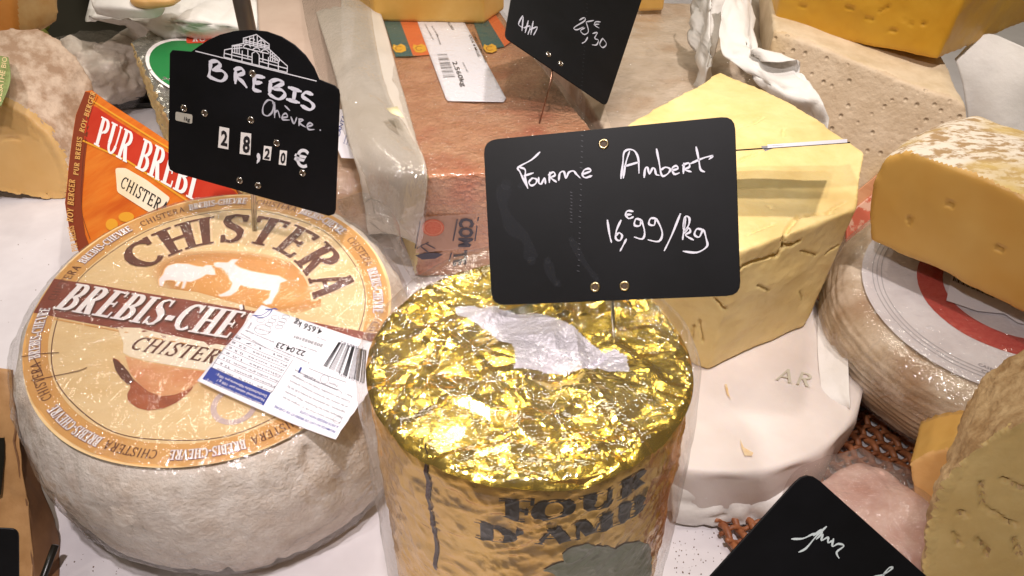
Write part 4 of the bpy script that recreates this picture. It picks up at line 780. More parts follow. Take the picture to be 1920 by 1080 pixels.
# --- card seen edge-on in that block
p1=at(1378,282,.185); p2=at(1594,267,.190); dv=(p2-p1); side=np.cross(dv,CC-(p1+p2)/2); out_=nrm((p1+p2)/2-CC)
def slab(name,a,b,depth,th,m,parent):
    up_=nrm(np.cross(nrm(b-a),out_)); up_=up_ if up_[2]>0 else -up_; V=[]
    for q in (0,1):
        for s_ in (0,1):
            for t_ in (a,b): V.append(t_+out_*depth*q+up_*th*(s_-.5))
    return mesh(name,V,[(0,1,3,2),(4,6,7,5),(0,4,5,1),(2,3,7,6),(0,2,6,4),(1,5,7,3)],m,parent,False)
K2=thing('price_card','black price card seen edge on with a white paper slip above the yellow block','price card')
slab('board',p1-dv*.12,p2,.045,.0008,M_black,K2); q_=np.array([0,0,.0012]); slab('paper_slip',p1+dv*.28+q_,p2-dv*.03+q_,.04,.0020,mat('slip_white',srgb(236,234,240),rough=.5),K2); 
V=[p1+dv*.22+q_*1.3,p1+dv*.42+q_*1.3,p1+dv*.27-q_*1.6]; V+=[v+out_*.0006 for v in V]; mesh('slip_corner',V,[(0,1,2),(3,5,4),(0,3,4,1),(1,4,5,2),(2,5,3,0)],M_chalk,K2,False)
tube([p1-dv*.08+out_*.02,p1-dv*.08+out_*.02+np.array([0,0,-.06])],.0008,M_steel,'pin',K2); settle(K2,tuple(p1+dv*.3+out_*.03+np.array([0,0,-.02])))
# --- long pink rinded slab
M_pink=mat('pink_basket_rind',srgb(204,142,104),srgb(226,172,134),rough=.4,scale=45,detail=5,bump=1,bscale=700,bdist=.0030,dots=250,c3=srgb(196,116,84),c3scale=22,coat=1)
FL=at(800,330,.10); FR_=np.array([.085,.53,.10]); BR=at(938,50,.10)+np.array([-.02,.12,0]); BL=at(682,20,.10)+np.array([-.02,.06,0])
fb=at(778,520,-.02)-FL; down=np.array([fb[0],fb[1],-.119])
P3,me=hull_block('pink_rind_slab','',[FL,FR_,BR,BL],[FL+down,FR_+down*[.3,.6,1],BR+np.array([0,0,-.119]),BL+np.array([-.02,0,-.119])],M_pink,.0022,5,.0008,40)
P3['label']='long pink rinded cheese slab with a white weight sticker lying on top'
c_,n_=polyc(me); split(me,n_@nrm([-1,-.15,.1])>.7,('cut_side','rind'),(mat('slab_cream_paste',srgb(226,200,140),srgb(232,212,160),rough=.5,scale=20,bump=.2,bscale=80,sss=.15),M_pink),P3)
def topf(z,h0=.0012): return lambda x,y,h:(x,y,z+h0+h)
T3=topf(.10,.0016)
def quad(name,px,m,M_,z,parent,h=0,L=.01):
    I=Ink(M_,L); I.poly([at(*p,z)[:2] for p in px],h); return I.build(name,m,parent)
quad('teal_band',[(716,30),(745,28),(775,108),(742,109)],mat('label_teal',srgb(44,92,92),rough=.5),T3,.10,P3); quad('orange_band',[(745,28),(790,26),(815,105),(775,108)],mat('label_orange',srgb(212,104,54),rough=.5),T3,.10,P3)
quad('teal_band',[(880,24),(905,24),(946,90),(908,97)],mat('label_teal',(1,)*4),T3,.10,P3); quad('orange_band',[(905,24),(925,24),(962,78),(946,90)],mat('label_orange',(1,)*4),T3,.10,P3)
for x_ in (748,786,918): 
    o_=quad('gold_crest',[(x_-12,93),(x_-10,86),(x_-3,89),(x_+4,85),(x_+12,89),(x_+14,98),(x_+5,102),(x_-6,101)],mat('crest_gold',srgb(222,168,50),rough=.5),T3,.10,P3,.0002)
    I=Ink(T3,.01); I.ribbon([at(x_+6*math.cos(t),94+4*math.sin(t),.10)[:2] for t in np.linspace(.5,5.5,9)],.0007,.0004); I.build('crest_lines',M_lab_br,P3)
w3=quad('weight_sticker',[(782,42),(868,40),(949,188),(944,195),(840,193),(836,188)],M_sticker,T3,.10,P3,.0004); md=w3.modifiers.new('thickness','SOLIDIFY'); md.thickness=.0003
I=Ink(T3,.01)
def t3(s_,o,x,y,bold=0):
    T,wd=bfont(s_,bold); o,x,y=[at(620+p[0]/2.842,p[1]/2.842,.10)[:2] for p in (o,x,y)]; sans(I,s_,lambda a,b:tuple(o+(x-o)*a/wd+(y-o)*b),.0006,bold=bold)
t3('2.560kg',(648,340),(700,475),(672,336),.03); t3('POIDS NET',(700,345),(728,400),(708,343)); t3('COMTE ERMITAGE',(752,180),(825,345),(765,178),.02); t3('1X16 4 MOIS',(735,195),(785,315),(748,193),.02); t3('12.2023',(622,130),(648,170),(634,128),.02); t3('AFFINE PAR RIVOIRE',(560,190),(582,250),(568,188)); t3('LOT 08156 A CONSOMMER AVANT',(500,140),(545,225),(507,138)); t3('FR 39 500 050',(535,150),(570,205),(543,148))
r=random.Random(9)
for k in range(30):
    t=k/30; a=(568+34*t,300+128*t); b=(620+45*t,297+128*t)
    if r.random()<.8: I.ribbon([at(620+p[0]/2.842,p[1]/2.842,.10)[:2] for p in (a,b)],.00035 if r.random()<.6 else .0008,.0006)
I.build('black_print',M_ink,w3)
# front face marks
nF=nrm(np.cross(FR_-FL,down)); nF=nF if nF[1]<0 else -nF; fF=Frame(FL+nF*.0032,FR_-FL,-down)
I=Ink(fF.M,.01); 
for (cx,cy) in ((812,426),(925,422)):
    I=Ink(fF.M,.01); I.poly([fF.loc(cx+21*math.cos(t),cy+16*math.sin(t)) for t in np.linspace(0,2*PI,24,endpoint=False)],.0006); o_=I.build('round_mark',mat('mark_red_orange',srgb(204,92,62),srgb(214,116,84),rough=.5,scale=600),P3)
    I=Ink(fF.M,.01); I.ribbon([fF.loc(cx+17*math.cos(t),cy+13*math.sin(t)) for t in np.linspace(0,2*PI,24,endpoint=False)],.0005,.0008,closed=True); I.build('mark_ring',mat('mark_pale',srgb(226,160,130),rough=.5),o_)
I=Ink(fF.M,.01); z8=Z(640,180,320/1016)
for q in (((470,742),(440,905)),((690,730),(665,860)),((816,716),(795,860)),((655,930),(640,985))): I.ribbon([fF.loc(*z8(p)) for p in q],.0011,.0006)
for s_,o,x,y in (('COM',(705,722),(700,895),(790,725)),('TE',(672,925),(668,1010),(750,915))):
    T,wd=bfont(s_,.06); sans(I,s_,box2(fF,z8(o),z8(x),z8(y),wd),.0006,bold=.06)
for q in ([(800,862),(870,835),(905,850)],[(810,865),(850,850),(880,880)],[(450,905),(480,885),(520,868)],[(470,890),(520,930)],[(500,875),(560,905)]): I.ribbon([fF.loc(*z8(p)) for p in q],.0012,.0006)
I.poly([fF.loc(*z8(p)) for p in [(440,945),(500,930),(570,930),(605,940),(560,965),(480,970)]],.0006)
I.build('rind_print',mat('rind_print_navy',srgb(64,60,74),rough=.5),P3)
I=Ink(fF.M,.01); I.poly([fF.loc(*z8(p)) for p in [(475,720),(900,690),(900,890),(440,935)]],.0003); I.build('printed_strip',mat('strip_translucent',srgb(206,166,146),rough=.35,alpha=.55),P3)
up3=np.array([0,0,.0042]); sheet('plastic_film',[[FL+(BL-FL)*a+up3,(FL+(BL-FL)*a+FR_+(BR-FR_)*a)/2+up3,FR_+(BR-FR_)*a+up3] for a in (0,.3,.6,.85)],film_mat('slab_film',scale=150,strength=1,dist=.0012,milk=.02,rough=.06,fine=520,fineamt=.9),P3,noise=.0006,nsc=60,seed=19,thick=0,n=14)
settle(P3,tuple(FL+down))
# clear slip of plastic along its left side
M_sheet=mat('cream_translucent_sheet',srgb(226,216,200),srgb(232,224,212),rough=.35,scale=12,bump=.2,bscale=40,bdist=.002,alpha=.6)
W5=thing('wrapping_sheet','tall translucent cream wrapping paper standing along the left side of the pink slab','wrapping')
sheet('paper_sheet',[[at(575,-30,.12),at(640,-30,.12),at(700,-25,.115)],[at(625,130,.11),at(690,120,.115),at(745,130,.104)],[at(650,250,.10),at(715,240,.108),at(778,250,.102)],[at(672,330,.08),at(735,330,.09),at(800,330,.10)],[at(690,440,.02),at(740,440,.03),at(786,460,.02)]],M_sheet,W5,noise=.0009,nsc=26,seed=11)
sheet('film_layer',[[at(560,-30,.13),at(610,-30,.135),at(690,-20,.13)],[at(590,120,.12),at(650,120,.128),at(720,150,.118)],[at(640,240,.11),at(690,230,.12),at(770,250,.112)],[at(680,330,.10),at(740,310,.115),at(804,332,.105)],[at(700,400,.07),at(750,420,.08),at(790,470,.04)]],film_mat('clear_slip',scale=38,stretch=(1,.35,.5),strength=.9,dist=.0022,milk=.03,rough=.08,milkcol=(.92,.88,.84,1)),W5,noise=.0012,nsc=34,seed=12)
mesh('paper_scrap',[at(*p,.122) for p in [(724,204),(745,200),(758,222),(735,214)]],[(0,1,2,3)],mat('scrap_cream',srgb(236,222,178),rough=.6),W5).modifiers.new('t','SOLIDIFY').thickness=.0004
settle(W5,tuple(at(720,440,-.02)))
# --- yellow slab on the pink one
M_yel=mat('golden_paste',srgb(212,164,76),srgb(222,180,100),rough=.45,scale=16,bump=.15,bscale=120,bdist=.0006,sss=.08)
q=[at(645,10,.102),at(705,40,.102),at(908,44,.102),at(945,18,.102)]; bk=np.array([-.01,.06,0]); lo=q+[q[3]+bk,q[0]+bk]; hi=[p+np.array([0,0,.045]) for p in lo]
Y1,me=hull_block('yellow_cheese_slab','',hi,lo,M_yel,.0018,7,.0004,40); Y1['label']='golden yellow cheese slab lying on the far end of the pink slab'; c_,n_=polyc(me); split(me,n_[:,2]>2,('rind','paste'),(M_yel,M_yel),Y1); settle(Y1,tuple(q[1]))
# --- beige wrapped block between pink slab and the white papers
M_bei=mat('beige_mottled_rind',srgb(200,180,156),srgb(222,204,184),rough=.6,scale=40,detail=8,bump=.5,bscale=160,bdist=.0014,c3=srgb(186,156,126),c3scale=18)
lo=[np.array(p) for p in [(.092,.60,-.02),(.235,.60,-.02),(.30,1.0,-.02),(.02,1.0,-.02)]]; hi=[p+np.array([0,0,.095]) for p in lo]
E1,me=hull_block('wrapped_beige_block','',hi,lo,M_bei,.003,6,.002,25); E1['label']='mottled beige cheese in shiny cling film behind the tilted price sign'; split(me,normals(me)[:1,0].repeat(len(me.polygons))>5,('x','rind'),(M_bei,M_bei),E1)
sheet('plastic_film',[[(.07,1.0,.09),(.16,1.0,.088),(.29,1.0,.085)],[(.08,.8,.083),(.16,.8,.081),(.27,.8,.082)],[(.088,.66,.082),(.17,.66,.080),(.245,.65,.082)],[(.09,.595,.078),(.16,.59,.08),(.24,.59,.075)],[(.09,.585,.0),(.16,.58,.0),(.24,.58,.0)]],M_film2,E1,noise=.002,nsc=22,seed=21,thick=0); settle(E1,(.16,.75,-.02))
q=[at(1196,22,.08),at(1243,20,.08),at(1243,-50,.08),at(1205,-50,.08)]
Y2,me=hull_block('yellow_cheese_piece','',[p+np.array([0,0,.03]) for p in q],q,M_yel,.0018,5,.0003,40); Y2['label']='small pale yellow cheese piece at the top edge right of the tilted sign'; split(me,polyc(me)[1][:,2]>2,('x','paste'),(M_yel,M_yel),Y2); settle(Y2,tuple(q[0]))
# --- pitted wheel, yellow block on it, papers
M_pit=mat('pitted_beige_rind',srgb(196,172,142),srgb(212,190,162),rough=.6,scale=50,detail=7,bump=1,bscale=260,bdist=.0016,pits=105,c3=srgb(206,176,124),c3scale=12)
p0=at(1440,95,.135); p1_=at(1812,172,.135); xd=p1_-p0; nP=nrm(np.cross(xd,[.0,.50,1.0])); nP=nP if nP[1]<0 else -nP; PL=plane(p0,nP)
me=None
out=px_on(PL,[(1438,120),(1452,60),(1530,85),(1640,130),(1735,168),(1790,185),(1812,200),(1818,260),(1815,345),(1740,430),(1640,500),(1500,480),(1440,330)])
F1=cut_cheese('pitted_cheese_wheel','upright beige cheese wheel with a pitted face under the large yellow block','cheese',out,np.array([.03,.16,.012]),nP,M_pit,mat('wheel_edge_rind',srgb(196,174,140),srgb(216,196,166),rough=.65,scale=40,bump=.4,bscale=150),.0022,6,.0009,30,base=(.36,.68,-.02))
for o_ in F1.children:      # pits pressed into the face
    me=o_.data; P=arr(me)+np.array(o_.location)*0; N=normals(me); fr_=Frame(p0,xd,np.array([0,.5,1.])); L2=np.stack([(P-p0)@fr_.x,(P-p0)@fr_.y],1); D=np.zeros(len(P)); rr=random.Random(2)
    for i in range(-2,26):
        for j in range(-26,2):
            c=np.array([i*.0098+(j%2)*.005+rr.uniform(-.0018,.0018),j*.0072+rr.uniform(-.0015,.0015)]); d=np.hypot(*(L2-c).T); D+=np.exp(-(d/.0014)**2)*rr.uniform(.3,1)-.5*np.exp(-((d-.0024)/.001)**2)*.5
    setv(me,P-N*(D*.0011*(np.abs(N@nP)>.7))[:,None])
M_yel2=mat('deep_yellow_paste',srgb(206,150,34),srgb(216,166,52),rough=.45,scale=14,bump=.25,bscale=100,bdist=.0008,sss=.08)
a,b,c=at(1450,50,.142),at(1757,112,.142),at(1935,35,.142); bk=np.array([.02,.14,0]); lo=[a,b,c,c+bk,a+bk]; hi=[p+np.array([0,0,.06])+ (np.array([.006,0,0]) if i==1 else 0) for i,p in enumerate(lo)]
G1,me=hull_block('large_yellow_block','',hi,lo,M_yel2,.002,6,.0007,45); G1['label']='large deep yellow cheese block on top of the pitted beige wheel'
nG=nrm(np.cross(b-a,[0,0,1.])); nG=nG if nG[1]<0 else -nG
carve(me,hits(me,[[(1688,38),(1712,44)],[(1664,57),(1680,58)],[(1498,10),(1510,12)],[(1588,14),(1600,16)],[(1650,22),(1668,12)],[(1622,34),(1636,37)],[(1728,42),(1735,46)]],1.5,3),.0010,.0020)
c_,n_=polyc(me); split(me,n_[:,2]>2,('x','paste'),(M_yel2,M_yel2),G1); settle(G1,tuple(b))
W6=thing('crumpled_white_paper','crumpled white deli paper between the beige film wrapped cheese and the pitted wheel','paper')
sheet('paper_sheet',[[at(1290,-30,.14),at(1330,-30,.16),at(1372,-30,.15)],[at(1290,60,.11),at(1325,60,.13),at(1358,50,.13)],[at(1292,130,.09),at(1320,130,.11),at(1350,120,.11)],[at(1288,200,.05),at(1310,200,.07),at(1350,190,.07)]],M_paper,W6,noise=.005,nsc=26,seed=31)
sheet('paper_fold',[[at(1372,-30,.17),at(1395,-30,.16),at(1420,-30,.15)],[at(1356,70,.15),at(1398,60,.15),at(1428,110,.14)],[at(1375,110,.14),at(1440,118,.14),at(1505,128,.14)],[at(1420,170,.12),at(1480,185,.125),at(1540,185,.13)],[at(1480,230,.10),at(1515,240,.10),at(1545,260,.10)]],M_paper,W6,noise=.0045,nsc=30,seed=32)
sheet('paper_fold',[[at(1400,-30,.13),at(1440,-30,.12),at(1470,-30,.12)],[at(1410,50,.12),at(1435,60,.11),at(1450,60,.11)],[at(1425,120,.10),at(1440,120,.10),at(1448,130,.10)]],mat('grey_paper',srgb(190,176,160),rough=.6,c2=srgb(200,188,172)),W6,noise=.002,nsc=22,seed=33); settle(W6,tuple(at(1400,190,-.02)))
W7=thing('white_paper_sheet','smooth white paper sheet at the upper right edge beside the pitted wheel','paper')
sheet('paper_sheet',[[at(1790,110,.13),at(1855,62,.15),at(1960,110,.14)],[at(1805,160,.11),at(1880,150,.12),at(1990,170,.12)],[at(1815,250,.07),at(1900,250,.08),at(2000,250,.08)]],M_paper,W7,noise=.0015,nsc=14,seed=34); settle(W7,tuple(at(1850,240,-.02)))
# --- wrapped brown wheel with white label, right
IC=np.array([.337,.402]); IT=.078
M_brn=mat('brown_ridged_rind',srgb(188,164,136),srgb(226,208,186),rough=.6,scale=60,detail=8,bump=.6,bscale=200,bdist=.0015,c3=srgb(168,134,102),c3scale=22)
I1=thing('wrapped_brown_wheel','brown rind cheese wheel in cling film with white and red round label and barcode','cheese')
pr=dens(smoothprof([(0,0),(.10,0),(.110,-.004),(.118,-.016),(.121,-.032),(.117,-.048),(.107,-.058),(.095,-.061),(0,-.061)],2),.0013); V,Fc=lathe(pr,260); r_=np.hypot(V[:,0],V[:,1]); w_=np.clip((r_-.1)/.01,0,1)*np.clip(-V[:,2]/.015,0,1)
V[:,:2]*=(1+(np.sin(V[:,2]*1500+vn(V*[1,1,.2],30,2)*2)*.010+fbm(V,50,4,4)*.010)*w_[:,None][:,0])[:,None]; V[:,2]+=fbm(V,30,3,6)*.0008
tI=nrm([-.10,-.06,1.]); xI=nrm(np.cross([0,1,0],tI)); FI=Frame((IC[0],IC[1],IT),xI,np.cross(tI,xI)); BI=np.array([FI.x,FI.y,FI.n])
mesh('rind',V@BI+FI.o,Fc,M_brn,I1)
MI=lambda x,y,h:FI.M(x,y,.0012+.0004*vn(np.array([[x,y,0.]]),60,2)[0]+h)
M_lw=mat('embossed_white_label',srgb(214,208,212),srgb(226,222,226),rough=.4,scale=60,bump=.8,bscale=120,bdist=.0012)
ci=lambda r,n=60:[(r*math.cos(2*PI*i/n),r*math.sin(2*PI*i/n)) for i in range(n)]
I=Ink(MI,.004); I.poly(ci(.098)); LB=I.build('paper_label',M_lw,I1)
I=Ink(MI,.004); I.ribbon(ci(.055),.016,.0002,closed=True); I.build('red_ring',mat('label_red',srgb(176,58,52),srgb(188,78,68),rough=.4,scale=300,bump=.4,bscale=300),LB)
I=Ink(MI,.004); 
for k in range(3): I.ribbon(ci(.091-.0028*k,90),.0005,.0002,closed=True)
I.build('ring_lines',mat('label_grey_print',srgb(168,164,170),rough=.5),LB)
I=Ink(MI,.003)
for row,s_ in enumerate(['CASEUS FABRIQUE EN FRANCE PAR LAITERIE','CONSERVER AU FROID - AFFINE EN CAVE']):
    T,wd=bfont(s_); a0=math.radians(-132+row*2); sans(I,s_,lambda a,b:((.079-row*.004+.0022*b)*math.cos(a0+a/wd*.85),(.079-row*.004+.0022*b)*math.sin(a0+a/wd*.85)) if 0 else ((.0835+row*.0042-.0022*b)*math.cos(a0+a/wd*.85),(.0835+row*.0042-.0022*b)*math.sin(a0+a/wd*.85)),.0003)
I.build('small_print',mat('label_dark_print',srgb(110,106,116),rough=.5),LB)
zi=lambda u,v:FI.loc(u,v)
I=Ink(lambda x,y,h:FI.M(x,y,.0032+h),.004); I.poly([zi(*p) for p in [(1772,570),(1785,505),(1960,600),(1960,625),(1905,612),(1880,595),(1830,590)]]); ws=I.build('barcode_sticker',M_sticker,I1)
I=Ink(lambda x,y,h:FI.M(x,y,.0035+h),.004)
for k in range(26): a=(1790+78*k/26,512+34*k/26); I.ribbon([zi(*a),zi(a[0]-5,a[1]+22)],.0004 if k%3 else .0009)
I.build('barcode',M_ink,ws)
V,Fc=lathe(dens(smoothprof([(0,.0035),(.10,.0035),(.112,-.001),(.121,-.016),(.124,-.032),(.120,-.049),(.109,-.060),(.09,-.063)],2),.0025),240); V[:,:2]*=(1+fbm(V,50,3,8)*.01)[:,None]; V[:,2]+=np.abs(fbm(V,50,3,9))*.0012
mesh('plastic_film',V@BI+FI.o,Fc,film_mat('tight_film',scale=150,strength=.95,dist=.0012,milk=.06,rough=.07),I1); settle(I1,(IC[0],IC[1],-.02))
# --- half tomme on it
M_tp=mat('tomme_paste',srgb(202,156,78),srgb(210,168,94),rough=.42,scale=12,bump=.15,bscale=90,bdist=.0006,sss=.08,c3=srgb(194,142,62),c3scale=10)
M_tr=mat('mottled_tomme_rind',srgb(168,136,96),srgb(226,214,196),rough=.75,scale=85,detail=9,bump=.7,bscale=110,bdist=.002,lo=.44,hi=.53,stretch=(1,1.8,1),c3=srgb(206,176,106),c3scale=16)
b0=at(1630,455,.094); b1=at(1920,590,.094); nH=nrm(np.cross(b1-b0,[0,.12,1])); nH=nH if nH[1]<0 else -nH; PH=plane(b0,nH)
out=px_on(PH,[(1630,452),(1628,400),(1640,330),(1662,295),(1700,285),(1760,305),(1830,330),(1920,368),(2060,420),(2180,480),(2230,600),(2210,760),(1920,588),(1760,508)])
H1=cut_cheese('half_cheese_wheel','half wheel with orange cut face and mottled white rind resting on the wrapped brown wheel','cheese',out,-nH*.105+np.array([0,0,.0]),nH,M_tp,M_tr,.002,7,.0012,45,cracks=[[(1702,408),(1706,418)],[(1775,381),(1788,383)],[(1868,464),(1880,469)]],cw=.0011,cd=.003,bulge=.006)
# --- front right crusty cheese
p0=at(1745,1010,.06); nJ=nrm([-.40,-.86,.30]); PJ=plane(p0,nJ)
M_jp=mat('crumbly_ochre_paste',srgb(202,170,108),srgb(214,186,126),rough=.55,scale=25,detail=6,bump=.5,bscale=110,bdist=.0016,sss=.12)
M_jr=mat('crusty_tan_rind',srgb(160,126,84),srgb(206,176,132),rough=.8,scale=60,detail=10,bump=1,bscale=240,bdist=.002,lo=.38,hi=.6)
out=px_on(PJ,[(1748,1250),(1744,1060),(1752,990),(1776,925),(1812,868),(1860,828),(1925,800),(2040,775),(2160,800),(2260,900),(2300,1100),(2200,1300),(1950,1380)])
J1=cut_cheese('crusty_cheese_wheel','tan crusty cheese with crumbly ochre cut face filling the lower right corner','cheese',out,np.array([.034,.056,.003]),nJ,M_jp,M_jr,.0015,5,.0018,110,cracks=[[(1838,905),(1842,950),(1870,965),(1905,985)],[(1800,960),(1812,966)],[(1830,1010),(1850,1030),(1848,1040)],[(1790,1000),(1800,1020)],[(1880,900),(1920,915)],[(1900,1010),(1912,1040)]],cw=.0012,cd=.0035,bulge=.004)
# --- orange cheese piece and wrapped pink lump beside it
p0=at(1715,900,.03); nO=nrm([-.55,-.75,.35]); PO=plane(p0,nO)
cut_cheese('orange_cheese_piece','small orange cheese piece squeezed between the film wrapped lump and the crusty cheese','cheese',px_on(PO,[(1706,870),(1740,850),(1790,838),(1840,850),(1830,960),(1770,1060),(1735,1010),(1712,930)]),np.array([.03,.05,0]),nO,mat('orange_paste',srgb(220,166,96),srgb(228,180,116),rough=.5,scale=25,bump=.4,bscale=150,sss=.15),M_tp,.0016,5,.0006,60)
def lump(name,label,cen,rad,m,filmm,seed,part='rind',amp=.006,flm=1.06,sc=22,rot=0,cat='cheese'):
    bm=bmesh.new(); bmesh.ops.create_icosphere(bm,subdivisions=6,radius=1); me=bpy.data.meshes.new(part); bm.to_mesh(me); bm.free(); P=arr(me); D=P.copy(); P=np.sign(P)*np.abs(P)**.75*np.array(rad); P+=D*(fbm(P+seed,sc,4,seed)*amp)[:,None]
    c_,s_=math.cos(rot),math.sin(rot); P=P@np.array([[c_,s_,0],[-s_,c_,0],[0,0,1]]); P+=cen; P[:,2]=np.maximum(P[:,2],-.0195); setv(me,P); root=thing(name,label,cat); link(part,me,m,root)
    if filmm:
        bm=bmesh.new(); bmesh.ops.create_icosphere(bm,subdivisions=6,radius=1); me=bpy.data.meshes.new('plastic_film'); bm.to_mesh(me); bm.free(); P=arr(me); D=P.copy(); P=np.sign(P)*np.abs(P)**.75*np.array(rad)*flm; P+=D*((1-np.abs(vn(P+seed,38,seed+9)))*(.010 if flm>1.08 else .006)+fbm(P,26,3,seed+2)*.003)[:,None]; P=P@np.array([[c_,s_,0],[-s_,c_,0],[0,0,1]]); P+=cen; P[:,2]=np.maximum(P[:,2],-.0195); setv(me,P); link('plastic_film',me,filmm,root)
    settle(root,(cen[0],cen[1],-.02)); return root
M_pkl=mat('pinkish_rind',srgb(190,140,126),srgb(226,196,184),rough=.5,scale=30,bump=.4,bscale=90,bdist=.001,sss=.1)
cK=at(1640,1005,.002); lump('film_wrapped_lump','pinkish cheese bundled in glossy crinkled film behind the lower right price sign',cK,(.033,.040,.024),M_pkl,film_mat('crinkled_film',scale=60,strength=.9,dist=.0035,milk=.26,rough=.08,milkcol=(.9,.8,.78,1)),3,rot=.5,flm=1.16)
# --- wicker basket floor
M_wick=mat('brown_wicker',srgb(128,74,44),srgb(166,104,64),rough=.5,scale=120,bump=.4,bscale=500,bdist=.0006,stretch=(1,1,1))
BK=thing('wicker_basket','brown woven wicker basket floor seen between the paper wheel and the wrapped wheel','basket',loc=(.25,.33,-.02))
rot=math.radians(14); bx_=np.array([math.cos(rot),math.sin(rot),0]); by_=np.array([-math.sin(rot),math.cos(rot),0]); bo=np.array([.15,.205,-.0135])
for i in range(26):       # stakes
    s0=i*.0085; pts=[bo+bx_*s0+by_*t+np.array([0,0,.0022*math.sin(t/.0075*PI+i*PI)]) for t in np.linspace(0,.29,70)]; o_=tube(pts,.0023,M_wick,'wicker_stake',BK,seg=7); o_.location=-BK.location
for j in range(38):
    t0=j*.0075; pts=[bo+by_*(t0+.0037)+bx_*s_+np.array([0,0,.0026*math.sin(s_/.0085*PI+j*PI)]) for s_ in np.linspace(-.004,.22,90)]; o_=tube(pts,.0016,M_wick,'wicker_weaver',BK,seg=6); o_.location=-BK.location
# --- crate edge strip
p0=at(1650,300,.09); st=thing('wooden_crate','orange brown crate edge with red print between the yellow block and half wheel','crate')
sheet('crate_side',[[at(1590,370,.05),at(1640,330,.06),at(1680,290,.07)],[at(1590,400,.04),at(1640,358,.05),at(1690,315,.06)]],mat('crate_wood',srgb(206,150,110),srgb(192,132,92),rough=.6,scale=30,stretch=(1,6,1)),st,noise=0,thick=.002)
sheet('crate_panel',[[at(1585,404,.04),at(1640,360,.05),at(1690,318,.06)],[at(1585,470,.02),at(1640,430,.03),at(1690,400,.04)]],mat('crate_red_print',srgb(188,92,66),srgb(206,160,136),rough=.6,scale=60,lo=.48,hi=.54),st,noise=0,thick=.002); settle(st,tuple(at(1640,430,-.02)))
# ============================================================ BACK LEFT
# --- tan half cheese at left edge with green label
p0=at(118,370,-.019); nN=nrm([.12,-.95,.22]); PN=plane(p0,nN)
M_np=mat('tan_paste',srgb(206,162,98),srgb(214,174,114),rough=.5,scale=14,bump=.15,bscale=90,sss=.18,c3=srgb(196,148,82),c3scale=8)
M_nr=mat('powdery_pink_rind',srgb(176,144,118),srgb(220,196,174),rough=.8,scale=55,detail=9,bump=.6,bscale=200,bdist=.0015,lo=.4,hi=.6)
N1=cut_cheese('tan_half_cheese','tan half cheese with powdery rind and green label strip at the left edge','cheese',px_on(PN,[(-140,350),(-140,215),(-60,200),(5,203),(45,225),(82,262),(108,305),(120,345),(118,368),(60,366),(0,356)]),np.array([.015,.085,.048]),nN,M_np,M_nr,.0022,7,.0012,45,cracks=[[(0,262),(20,258),(36,262)]],cw=.0015,cd=.002,bulge=.008)
# green strip laid on the rind
def strip_on(P0,rows,m,name,parent): o=sheet(name,rows,m,parent,n=6,noise=0,thick=.0006); o.location=-parent.location; return o
g1=[[ray(u,v) for u,v in r_] for r_ in (((-40,105),(-12,104),(16,108)),((-40,150),(-8,150),(20,152)),((-50,205),(-14,198),(2,200)))]
dpt=lambda d,y:CC+d*(y/d[1])
GS=strip_on(0,[[dpt(d,y) for d in r_] for r_,y in zip(g1,(.735,.70,.672))],mat('green_label_strip',srgb(138,154,92),srgb(150,164,104),rough=.5,scale=60),'green_label',N1)
fG=frame3(dpt(ray(16,192),.664),dpt(ray(14,104),.727),dpt(ray(0,192),.664)); I=Ink(fG.M,.02); T,wd=bfont('DESATHE BIO',.0); sans(I,'DESATHE BIO',box2(fG,(2,192),(14,108),(-8,190),wd),.0003 if fG.n[1]<0 else -.0003); o_=I.build('label_lettering',M_lab_pk,N1); 
if o_: o_.location=-N1.location
# --- orange chunk on its top
p0=at(20,90,.13); d_=ray(20,85); o0=CC+d_*.80; nO=nrm([.3,-.9,.3]); 
cut_cheese('orange_cheese_chunk','orange brown cheese chunk in the top left corner lying on the tan half cheese','cheese',[onp(u,v,o0,nO) for u,v in [(-140,-60),(15,-60),(22,0),(26,55),(22,76),(0,90),(-140,110)]],np.array([.02,.06,.0]),nO,mat('amber_paste',srgb(190,120,44),srgb(204,138,62),rough=.5,scale=20,sss=.15),mat('amber_rind',srgb(196,150,90),srgb(206,170,116),rough=.6,scale=50),.0025,5,.0006,40)
# --- dark tray added to make the gap dark, with green pickles
TR=thing('dark_gap_tray','dark tray added to darken the gap in the top left corner behind the cheeses','tray'); mt=mat('tray_black',srgb(26,24,18),rough=.3)
a,b,c,d=at(-60,210,-.012),at(330,190,-.012),at(300,-60,-.012),at(-200,-60,-.012)
V=[a,b,c,d]; mesh('tray_base',V+[v-np.array([0,0,.006]) for v in V],[(0,1,2,3),(7,6,5,4),(0,4,5,1),(1,5,6,2),(2,6,7,3),(3,7,4,0)],mt,TR,False)
tube([v+np.array([0,0,.012]) for v in (a,b,c,d,a)],.005,mt,'tray_rim',TR); settle(TR,tuple(at(100,60,-.02)))
M_gr=mat('pickle_green',srgb(110,112,44),srgb(140,138,66),rough=.3,scale=40,bump=.2,bscale=80)
for i,(u,v,rx,rz) in enumerate([(38,14,.035,.02),(46,46,.034,.019),(45,72,.03,.016),(28,95,.03,.018)]):
    lump('green_pickle',('pale green pickle at the very top beside the orange chunk','second green pickle from the top beside the orange chunk','third green pickle down near the tan half cheese','lowest green pickle half hidden by the tan half cheese')[i],at(u,v,.03),(rx,.02,rz*.8),M_gr,None,20+i,part='skin',amp=.003,cat='pickle')['group']='green pickles on the dark tray'
